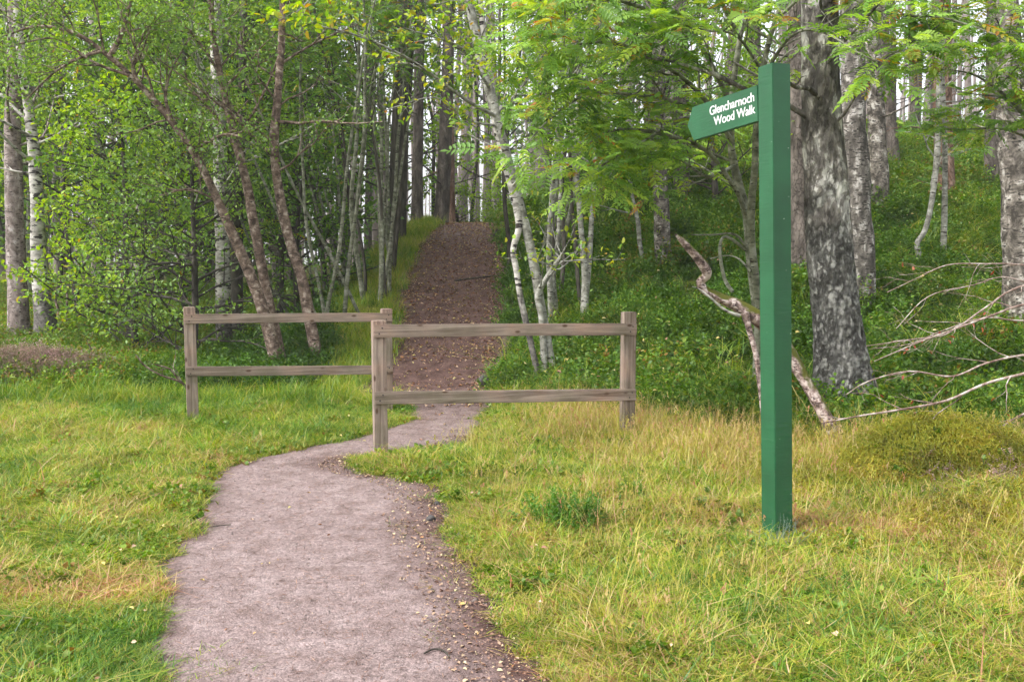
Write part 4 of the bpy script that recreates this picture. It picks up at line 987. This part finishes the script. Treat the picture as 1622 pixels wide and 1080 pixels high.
# longer green grass
longg = [grass_clump(420 + i, 22, .09, .15, .0072, .85, G_GRASS, .22) for i in range(4)]
x, y = cand(15000, 3.0, 11.5, pw=.8); d = path_d(x, y)
clr = sstep((x - sx0) ** 2 + (y - sy0 + .15) ** 2, .03, .2)
dens = .06 + .28 * sstep(x, .6, 1.6) * sstep(y, 5.2, 6.5) + .30 * sstep(-x, 1.3, 2.3) * sstep(y, 7, 9) + .6 * sstep(x, 2.4, 3.2) * (1 - sstep(y, 5, 6.5))
k = (d < -.18) & ((x - MND[0]) ** 2 / 1.1 + (y - MND[1] + .4) ** 2 > .6) & (g.random(len(x)) < dens * clr) & (y < bil_edge(x) + .0); x, y = x[k], y[k]; t = tint_field(x, y) - .08
scatter('meadow_grass', longg, np.stack([x, y, ground_z(x, y)], -1), g.random(len(x)) * 6.28, (.6 + .6 * g.random(len(x))), t + g.normal(0, .12, len(x)), .12)
# tall straw-coloured stalks along the slope foot
straw = [grass_clump(430 + i, 13, .15, .36, .0034, .42, G_GRASS, .10, heads=6) for i in range(4)]
x, y = cand(15000, 3.6, 11.2, -.05, .62, .8); d = path_d(x, y)
dens = np.exp(-((bil_edge(x) - 1.35 - y) / 1.1) ** 2) * sstep(x, .1, .8) * .24 + .03
k = (d < -.3) & (g.random(len(x)) < dens * 1.1 * sstep((x - sx0) ** 2 + (y - sy0 + .25) ** 2, .1, .5)) & (y < bil_edge(x) - .15) & ((x - MND[0]) ** 2 / 1.1 + (y - MND[1] + .5) ** 2 > .8); x, y = x[k], y[k]
scatter('straw_grass', straw, np.stack([x, y, ground_z(x, y)], -1), g.random(len(x)) * 6.28, (.55 + .55 * g.random(len(x))), np.clip(.71 + .3 * (fbm(x * 2.3, y * 2.3, 48) - .4) + g.normal(0, .07, len(x)), 0, 1), .12)
# verges and woodland floor grass up the slope and on the left
x, y = cand(30000, 10.3, 30, -.75, .12, .8); d = path_d(x, y); k = (d < -.05) & ((y < 30)) & ~((x > -.4) & (y > bil_edge(np.maximum(x, -.3)))); x, y = x[k], y[k]
under = sstep(-x, 3.2, 4.5) * sstep(y, 13, 15)
k = g.random(len(x)) < 1 - .55 * under; x, y = x[k], y[k]
t = np.clip(.10 + .40 * fbm(x * 1.2, y * 1.2, 49) + .08 * sstep(x, -3.4, -2.6) + g.normal(0, .1, len(x)), 0, 1)
scatter('verge_grass', [grass_clump(450 + i, 40, .16, .20, .008, .55, G_GRASS) for i in range(4)], np.stack([x, y, ground_z(x, y)], -1), g.random(len(x)) * 6.28, .6 + .7 * g.random(len(x)), t)
# bilberry slope
bilb = [sprig_clump(460 + i, 26, .20, .34, .040, G_BILB, per=11, name='bilberry_sprig', lean=.6, var=.16) for i in range(5)]
x, y = cand(34000, 7.2, 33, -.10, .66, .75); d = path_d(x, y)
k = (d < -.12) & (y > bil_edge(x) - .25 * g.random(len(x))) & ((x - MND[0]) ** 2 / .36 + (y - MND[1]) ** 2 / .25 > 1); x, y = x[k], y[k]
cl = sstep(fbm(x * 2.3, y * 2.3, 62, 3), .38, .62); k = g.random(len(x)) < .45 + .55 * cl; x, y, cl = x[k], y[k], cl[k]
t = .05 + .45 * fbm(x * .7, y * .7, 51, 3) + .22 * cl + .22 * sstep(y, 13, 20) * sstep(x, 2, 6) + .22 * (g.random(len(x)) - .3)
scatter('bilberry_cover', bilb, np.stack([x, y, ground_z(x, y)], -1), g.random(len(x)) * 6.28, (.45 + .55 * g.random(len(x))) * (.75 + .75 * cl) * (.9 + .35 * sstep(y, 14, 24)), np.clip(t, 0, .95), .3)
tall = [sprig_clump(490 + i, 14, .22, .60, .055, G_BILB, per=12, name='tall_sprig', lean=.5, var=.14) for i in range(4)]
x, y = cand(2600, 8.0, 30, -.02, .64, .8); k = (path_d(x, y) < -.5) & (y > bil_edge(x) + .5) & (fbm(x * 1.3, y * 1.3, 64) > .5); x, y = x[k], y[k]
scatter('leafy_undergrowth', tall, np.stack([x, y, ground_z(x, y)], -1), g.random(len(x)) * 6.28, .5 + .7 * g.random(len(x)), .45 + .45 * g.random(len(x)), .3)
x, y = cand(5000, 8.0, 30, -.05, .64, .8); k = (path_d(x, y) < -.2) & (y > bil_edge(x)) & (fbm(x * 1.1, y * 1.1, 65) > .5); x, y = x[k], y[k]
scatter('bank_grass', longg, np.stack([x, y, ground_z(x, y) + .1], -1), g.random(len(x)) * 6.28, 1.1 + .9 * g.random(len(x)), np.clip(.1 + .5 * fbm(x * 2, y * 2, 66), 0, 1), .2)
weeds = [sprig_clump(495 + i, 16, .10, .06, .030, G_BILB, per=6, name='weed_leaf', wr=.8, lean=.9, var=.12) for i in range(3)]
x, y = cand(9000, 2.8, 10.5); k = (path_d(x, y) < -.05) & (fbm(x * 2.6, y * 2.6, 67, 3) > .53); x, y = x[k], y[k]
scatter('low_weeds', weeds, np.stack([x, y, ground_z(x, y) + .01], -1), g.random(len(x)) * 6.28, .6 + .7 * g.random(len(x)), np.clip(.55 + .4 * g.random(len(x)), 0, 1), .2)
# low leafy herbs on the left edge of the clearing, and the heather hump
x, y = cand(19000, 11.2, 27, -.75, -.2, .9); k = (path_d(x, y) < -.8) & (((x + 6.7) / 1.15) ** 2 + ((y - 12.1) / .5) ** 2 > 1); x, y = x[k], y[k]
scatter('leafy_herbs', bilb, np.stack([x, y, ground_z(x, y)], -1), g.random(len(x)) * 6.28, .6 + .6 * g.random(len(x)), np.clip(.62 + .3 * fbm(x, y, 52) - .45 * sstep(x, -5.5, -3.5) + .15 * (g.random(len(x)) - .5), 0, .9), .25)
heath = [sprig_clump(480 + i, 26, .22, .28, .030, G_HEATH, per=13, wr=.32, name='heather_sprig', lean=.7, var=.25) for i in range(3)]
n = 1500; a = g.random(n) * 6.28; rr = np.sqrt(g.random(n)); x = -6.7 + 1.35 * rr * np.cos(a); y = 12.0 + .55 * rr * np.sin(a)
scatter('purple_heather', heath, np.stack([x, y, ground_z(x, y)], -1), a, .7 + .5 * g.random(n), np.clip(.45 + .6 * (fbm(x * 2, y * 2, 53) - .3), 0, 1), .3)
n = 16; x = 2.7 + 1.3 * g.random(n); y = 5.9 + .5 * g.random(n)
scatter('faded_heather', heath, np.stack([x, y, ground_z(x, y)], -1), g.random(n) * 6, .35 + .3 * g.random(n), np.clip(.5 + .5 * g.random(n), 0, 1), .3)
# moss mound
n = 14000; a = g.random(n) * 6.28; rr = np.sqrt(g.random(n)); x = MND[0] + .62 * rr * np.cos(a); y = MND[1] + .52 * rr * np.sin(a)
mm = scatter('moss_mound', mossp, np.stack([x, y, ground_z(x, y)], -1), a, .9 + .5 * g.random(n), np.clip(.50 + .7 * (fbm(x * 4, y * 4, 54) - .25), 0, 1), .3)
n = 7000; x = 1.8 + 2.6 * g.random(n); y = 4.6 + 3.2 * g.random(n); k = (fbm(x * 1.8, y * 1.8, 58) > .5) & (y < bil_edge(x)); x, y = x[k], y[k]
scatter('orange_moss', mossp, np.stack([x, y, ground_z(x, y) + .02], -1), g.random(len(x)) * 6, 1.4 + .8 * g.random(len(x)), np.clip(.55 + .6 * (fbm(x * 3, y * 3, 59) - .3), 0, 1), .3)

# fallen leaves, needles and grit
def litter_mat(name, stops):
    m, ns, ls = M(name); a = node(ns, 'Attribute', attribute_name='tint'); r = ramp(ns, stops, 'CONSTANT' if len(stops) > 4 else 'LINEAR'); ls.new(a.outputs['Fac'], r.inputs[0])
    p = node(ns, 'BsdfPrincipled', Roughness=.7); ls.new(r.outputs[0], p.inputs['Base Color']); o_ = node(ns, 'OutputMaterial'); ls.new(p.outputs[0], o_.inputs[0]); return m
LIT = litter_mat('fallen_leaf', [(0, (.30, .14, .06)), (.3, (.48, .32, .14)), (.5, (.55, .38, .25)), (.7, (.34, .18, .11)), (.85, (.62, .50, .16)), (.94, (.55, .47, .20))])
def flat_leaves(name, x, y, s, mat, wr=.6, lift=.01, tn=None, curl=.2, zoff=0.0):
    n = len(x); z = ground_z(x, y, False) + .008 + zoff + lift * g.random(n); az = g.random(n) * 6.28
    d = np.stack([np.cos(az), np.sin(az), g.normal(0, .18, n)], -1); Nn = norm(g.normal(0, .3, (n, 3)) + [0, 0, 1])
    f_ = leaf_hex if wr > .5 else leaf_quads; V, Q = f_(np.stack([x, y, z], -1), d, Nn, s * (.4 + 1.3 * g.random(n) ** 2), wr, curl)
    return link(name, mesh_np(name, V, Q, [mat], {'tint': np.repeat(g.random(n) if tn is None else tn, 6 if wr > .5 else 4)}, False))
P_ = []
def pathpts(n, y0, y1, e0=0.0, e1=1.0, pw=1.0):
    y = y0 + (y1 - y0) * g.random(n) ** pw; u = e0 + (e1 - e0) * g.random(n); a, b = edgeL(y), edgeR(y); return a + (b - a) * u, y
xs, ys = zip(pathpts(6500, 13.0, 24), pathpts(900, 10.2, 13.5), pathpts(1300, 11, 24, .84, 1.06), pathpts(600, 14, 24, -.06, .1), pathpts(60, 3, 10), pathpts(130, 3, 6.6, .85, 1.15))
x = np.concatenate(xs); y = np.concatenate(ys)
tag(flat_leaves('fallen_leaves', x, y, .020 + .014 * sstep(y, 6, 11), LIT), kind='stuff')
x, y = cand(1100, 3, 9.5); k = path_d(x, y) < 0; x, y = x[k], y[k]; k = g.random(len(x)) < np.where(path_d(x, y) > -.5, .5, .12) ; x, y = x[k], y[k]
tag(flat_leaves('fallen_leaves_in_grass', x, y, .026, LIT, .75, .04, .5 + .5 * g.random(len(x)), zoff=.02), kind='stuff')
x, y = cand(800, 9, 22, 0, .5); k = (y > bil_edge(x)); x, y = x[k], y[k]
tag(flat_leaves('fallen_leaves_on_bilberry', x, y, .05, LIT, .8, .05, .8 + .2 * g.random(len(x)), zoff=.22), kind='stuff')
NEED = litter_mat('pine_needle_litter', [(0, (.07, .04, .03)), (.5, (.17, .085, .06)), (1, (.34, .21, .15))])
x, y = pathpts(11000, 2.2, 10.5, pw=1.2)
tag(flat_leaves('needle_litter', x, y, .038, NEED, .07, .003, curl=0.02), kind='stuff')
x, y = pathpts(3000, 3, 8.5, .76, 1.05)
tag(flat_leaves('leaf_crumbs', x, y, .016, litter_mat('crumb', [(0, (.12, .07, .05)), (.4, (.26, .15, .10)), (.8, (.40, .27, .18)), (1, (.6, .5, .3))]), .7, .006), kind='stuff')
# grit: small faceted stones
def stones(name, x, y, s, mat):
    n = len(x); z = ground_z(x, y, False) + .004; ico = np.array([(1, 0, 0), (0, 1, 0), (-1, 0, 0), (0, -1, 0), (0, 0, .7), (0, 0, -.7)], float)
    s = s * (.4 + g.random(n) ** 2 * 1.2); a = g.random(n) * 6.28
    J = ico[None] * (1 + .35 * g.normal(0, 1, (n, 6, 3))) * s[:, None, None]
    c, sn = np.cos(a)[:, None], np.sin(a)[:, None]; V = np.stack([J[..., 0] * c - J[..., 1] * sn, J[..., 0] * sn + J[..., 1] * c, J[..., 2]], -1) + np.stack([x, y, z], -1)[:, None]
    T = np.array([(0, 1, 4), (1, 2, 4), (2, 3, 4), (3, 0, 4), (1, 0, 5), (2, 1, 5), (3, 2, 5), (0, 3, 5)]); Q = (T[None] + np.arange(n)[:, None, None] * 6).reshape(-1, 3)
    o_ = link(name, mesh_np(name, V.reshape(-1, 3), Q, [mat], {'tint': np.repeat(g.random(n), 6)}, False)); return tag(o_, kind='stuff')
GRIT = litter_mat('grit_stone', [(0, (.10, .075, .07)), (.5, (.22, .18, .17)), (1, (.36, .30, .28))])
x, y = pathpts(6000, 2.2, 11, pw=1.1); stones('path_grit', x, y, .004, GRIT)
x, y = pathpts(90, 3.5, 8.5, .8, 1.08); stones('edge_pebbles', x, y, .011, litter_mat('soil_crumb', [(0, (.06, .045, .04)), (1, (.2, .15, .13))]))

# ---------------------------------------------------------------- single objects
def rock(name, label, cat, x, y, s, mat, seed, sink=.3, z=None):
    bm = bmesh.new(); bmesh.ops.create_icosphere(bm, subdivisions=4, radius=1)
    gg = np.random.default_rng(seed); ph = gg.random(9) * 9
    P = np.array([v.co[:] for v in bm.verts]); f = 1 + .35 * (fbm(P[:, 0] * 1.3 + ph[0] + P[:, 2], P[:, 1] * 1.3 + ph[1] - P[:, 2] * .6, seed) - .5) * 2 + .12 * (fbm(P[:, 0] * 5 + ph[2], P[:, 1] * 5 + P[:, 2] * 4, seed + 1) - .5)
    for v, k in zip(bm.verts, f): v.co = (v.co.x * s[0] * k, v.co.y * s[1] * k, v.co.z * s[2] * k)
    me = bpy.data.meshes.new(name); bm.to_mesh(me); bm.free(); me.materials.append(mat)
    for p in me.polygons: p.use_smooth = True
    o_ = link(name, me); o_.location = (x, y, (float(ground_z(x, y, False)) if z is None else z) + s[2] * (1 - sink)); return tag(o_, label, cat)
ROCK = flat_mat('dark_stone', (.055, .05, .048)); 
MROCK = bark_mat('mossy_stone', [(.4, (.04, .035, .03)), (.6, (.12, .10, .09))], 6, 6, moss=1.0, bump=.7)
x, y = gp0(808, 378); rock('mossy_rock', 'moss-capped rock at the right side of the path near its crest', 'rock', x, y, (.34, .3, .2), MROCK, 1)
x, y = gp0(802, 360); rock('mossy_rock', 'dark rock behind the moss-capped one at the crest', 'rock', x + .05, y + .3, (.3, .3, .22), MROCK, 2)
x, y = gp0(765, 612); rock('cut_stump', 'small black stump at the right edge of the path behind the barrier', 'stump', x, y, (.075, .07, .085), ROCK, 3, .15)
x, y = gp0(683, 826); rock('stone', 'largest black stone on the bare dirt beside the path', 'stone', x, y, (.028, .022, .022), ROCK, 4)
x, y = gp0(692, 800); rock('stone', 'black stone nearest the front barrier post', 'stone', x, y, (.018, .016, .014), ROCK, 5)
x, y = gp0(690, 852); rock('stone', 'flat brown stone nearest the viewer on the dirt', 'stone', x, y, (.02, .014, .01), flat_mat('brown_stone', (.13, .08, .06)), 6)
x, y = gp0(1333, 690); rock('stone', 'pinkish stone between the fallen bough and the moss mound', 'stone', x, y, (.05, .04, .045), flat_mat('pink_stone', (.22, .15, .14)), 7)
x, y = gp0(406, 562); rock('stone', 'grey boulder behind the left barrier beside the flaky trunk', 'stone', x, y, (.18, .14, .12), flat_mat('grey_stone', (.22, .22, .2)), 8)

# fallen mossy bough behind the signpost
def line_obj(name, label, cat, lines, mat, twigs=0, tl=.5, seed=1, k=9, rough=.2, leafm=None, leafn=0, part='limb'):
    gg = np.random.default_rng(seed); b = lines[0][0][:3]; root = empty(name, b, label, cat)
    tw = []
    for i, l in enumerate(lines):
        a = Acc(); V, Q = tube(l[:, :3], l[:, 3], k, rough, seed + i); a.add(V, Q)
        if twigs:
            for s_ in branches(l, twigs, .1, .95, tl, 35, .05, .6, gg, wander=.35):
                s_[:, 3] = np.maximum(s_[:, 3] * .8, .0012); V, Q = tube(s_[:, :3], s_[:, 3], 5); a.add(V, Q); tw.append(s_)
                for u_ in branches(s_, 2, .3, .9, tl * .45, 35, 0, .6, gg): u_[:, 3] = np.maximum(u_[:, 3], .001); V, Q = tube(u_[:, :3], u_[:, 3], 4); a.add(V, Q); tw.append(u_)
        link(part, a.mesh(part, [mat], True, b), root)
    if leafm:
        P, D = pts_along(tw, 2, gg); k_ = gg.permutation(len(P))[:leafn]; a = Acc(); leaves_simple(a, P[k_], D[k_], .04, gg, .01, .5, (0, 1), .6); link('withered_leaves', a.mesh('withered_leaves', [leafm], False, b), root)
    return root
bough = pl([(1071, 372, 5), (1083, 385, 11), (1100, 404, 13), (1115, 424, 15), (1117, 436, 15), (1106, 446, 14), (1112, 460, 14), (1135, 472, 16), (1165, 488, 20), (1198, 512, 26), (1222, 545, 24), (1245, 590, 19), (1262, 625, 19), (1280, 665, 18), (1296, 698, 13)], 7.6, .9, per=8)
bough[:, 1] = 7.6 + .25 * np.sin(np.linspace(0, 3, len(bough)))
root = line_obj('fallen_bough', 'mossy crooked dead bough leaning behind the signpost', 'branch', [bough, pl([(1180, 495, 12), (1188, 525, 9), (1197, 560, 8), (1202, 600, 7), (1207, 640, 7), (1210, 680, 6)], 7.75)], B_MOSSY, seed=5, k=16, rough=.35)
link('side_twig', (lambda a: (a.add(*tube(*(lambda l: (l[:, :3] - bough[0, :3], l[:, 3]))(pl([(1172, 500, 7), (1150, 492, 5), (1128, 474, 4), (1108, 458, 2), (1096, 454, 2)], 7.7)), 6)), a.mesh('side_twig', [B_PALE]))[1])(Acc()), root)

DB = [[(1760, 560, 9), (1690, 580, 8), (1622, 592, 6.5), (1560, 608, 6), (1500, 634, 5.5), (1430, 648, 5), (1365, 658, 4), (1301, 670, 2.5)],
      [(1760, 545, 7), (1622, 562, 5), (1560, 576, 4.5), (1508, 596, 4), (1440, 588, 3.5), (1375, 604, 2.5), (1340, 625, 1.5)],
      [(1760, 450, 6), (1622, 482, 5), (1570, 500, 4.5), (1510, 522, 4), (1460, 540, 3), (1385, 572, 1.6)],
      [(1760, 440, 5), (1622, 420, 3.5), (1560, 418, 3), (1500, 420, 2.5), (1450, 442, 2), (1405, 463, 1.2)],
      [(1760, 430, 6), (1622, 452, 4.5), (1560, 488, 4), (1500, 528, 3.5), (1440, 538, 2.5), (1372, 548, 1.5)],
      [(1760, 500, 6), (1622, 508, 4), (1560, 503, 3), (1490, 525, 2.5), (1440, 545, 1.8), (1385, 552, 1.2)],
      [(1760, 600, 6), (1680, 640, 5), (1622, 655, 4), (1580, 680, 3), (1540, 702, 1.6)],
      [(1700, 480, 5), (1600, 440, 3), (1540, 452, 2.5), (1470, 470, 2), (1420, 520, 1.2)]]
line_obj('dead_branch', 'pale leafless fallen branch fanning in from the right edge', 'branch', [pl(q, 6.9 + .12 * i, -.3, per=5) for i, q in enumerate([[(a_, b_, c_ * .75) for a_, b_, c_ in q_] for q_ in DB])], B_TWIG, twigs=6, tl=.42, seed=8, k=7, rough=.12, leafm=L_RED, leafn=26)
def bare(label, lines, Y, seed, tw=3): return line_obj('bare_branch', label, 'branch', [pl(l, Y, -.2) for l in lines], B_FLAKY, twigs=tw, tl=.25, seed=seed, k=6)
bare('bare brown twig arching into the left barrier post', [[(296, 614, 4), (285, 604, 4), (255, 594, 3), (228, 578, 3), (216, 562, 2)], [(285, 604, 3), (270, 585, 3), (245, 577, 2)]], 10.6, 3)
bare('bare forked branch lying over the purple heather', [[(75, 568, 4), (110, 560, 4), (135, 557, 3)], [(170, 580, 4), (150, 560, 3), (140, 545, 2)]], 13.3, 4)
line_obj('dead_shrub', 'leafless brown shrub beside the foot of the spotted birch', 'bush', [stem_px([(92, 490, 4), (88, 470, 3), (100, 450, 2)], 18.5), stem_px([(105, 490, 4), (106, 465, 3), (95, 445, 2)], 18.5)], B_FLAKY, twigs=5, tl=.5, seed=6, k=6)

# small green shrubs in the right-hand grass
def shrub(label, px, py, h, rad, n, seed, mat, ls=.02):
    x, y = gp0(px, py); me = sprig_clump(seed, n, rad, h, ls, mat, per=22, wr=.35, name='small_shrub', lean=.35)
    o_ = link('small_shrub', me); o_.location = (x, y, float(ground_z(x, y))); return tag(o_, label, 'shrub')
SH = leaf_mat('broom_leaf', [(0, (.08, .20, .02)), (1, (.19, .38, .05))], trans=.4)
for nme in ('broom_leaf',):
    for nd in SH.node_tree.nodes:
        if nd.type == 'ATTRIBUTE': nd.attribute_name = 'leaf'
shrub('small bright green shrub in the grass between path and signpost', 903, 838, .27, .20, 130, 501, SH, .030)
shrub('tiny upright green sprout behind the bright shrub', 1004, 792, .24, .09, 24, 502, SH)
shrub('dark green seedling in the grass right of the signpost', 1320, 940, .16, .12, 18, 503, SH)
shrub('low green plant touching the left foot of the signpost', 1165, 866, .09, .16, 30, 504, SH)
GW = leaf_mat('grey_lichen_leaf', [(0, (.18, .24, .20)), (1, (.34, .40, .36))], trans=.3)
for nd in GW.node_tree.nodes:
    if nd.type == 'ATTRIBUTE': nd.attribute_name = 'leaf'
shrub('wispy grey-green weed in front of the foot of the signpost', 1240, 868, .21, .10, 26, 505, GW, .010)
# dark leaf-litter twigs lying on the path
def ground_twig(label, pts, w_):
    L_ = []
    for px, py in pts:
        x, y = gp0(px, py); L_.append([x, y, float(ground_z(x, y, False)) + .012, w_])
    l = smooth_line(np.array(L_), 4); a = Acc(); V, Q = tube(l[:, :3], l[:, 3], 5); a.add(V, Q)
    o_ = link('fallen_twig', a.mesh('fallen_twig', [B_DARK], True, l[0, :3]), None, l[0, :3]); tag(o_, label, 'twig')
ground_twig('dark twig lying across the left edge of the near path', [(318, 840), (332, 839), (350, 836), (366, 834)], .0035)
ground_twig('dark root crossing the path up the slope', [(720, 446), (745, 443), (770, 440), (790, 438)], .018)
ground_twig('curled twig on the bare dirt at the bottom of the picture', [(672, 1040), (688, 1034), (704, 1038), (712, 1046)], .004)


# ---------------------------------------------------------------- haze
m = bpy.data.materials.new('pale_air'); m.use_nodes = True; nt = m.node_tree; nt.nodes.clear()
v = nt.nodes.new('ShaderNodeVolumePrincipled'); v.inputs['Color'].default_value = (.95, .95, .97, 1); v.inputs['Density'].default_value = .0011
o_ = nt.nodes.new('ShaderNodeOutputMaterial'); nt.links.new(v.outputs[0], o_.inputs['Volume'])
bm = bmesh.new(); r = bmesh.ops.create_cube(bm, size=1)
for q in r['verts']: q.co = (q.co.x * 1900, q.co.y * 1900 + 350, q.co.z * 33 + 14)
me = bpy.data.meshes.new('haze'); bm.to_mesh(me); bm.free(); me.materials.append(m)
tag(link('haze', me), kind='stuff')
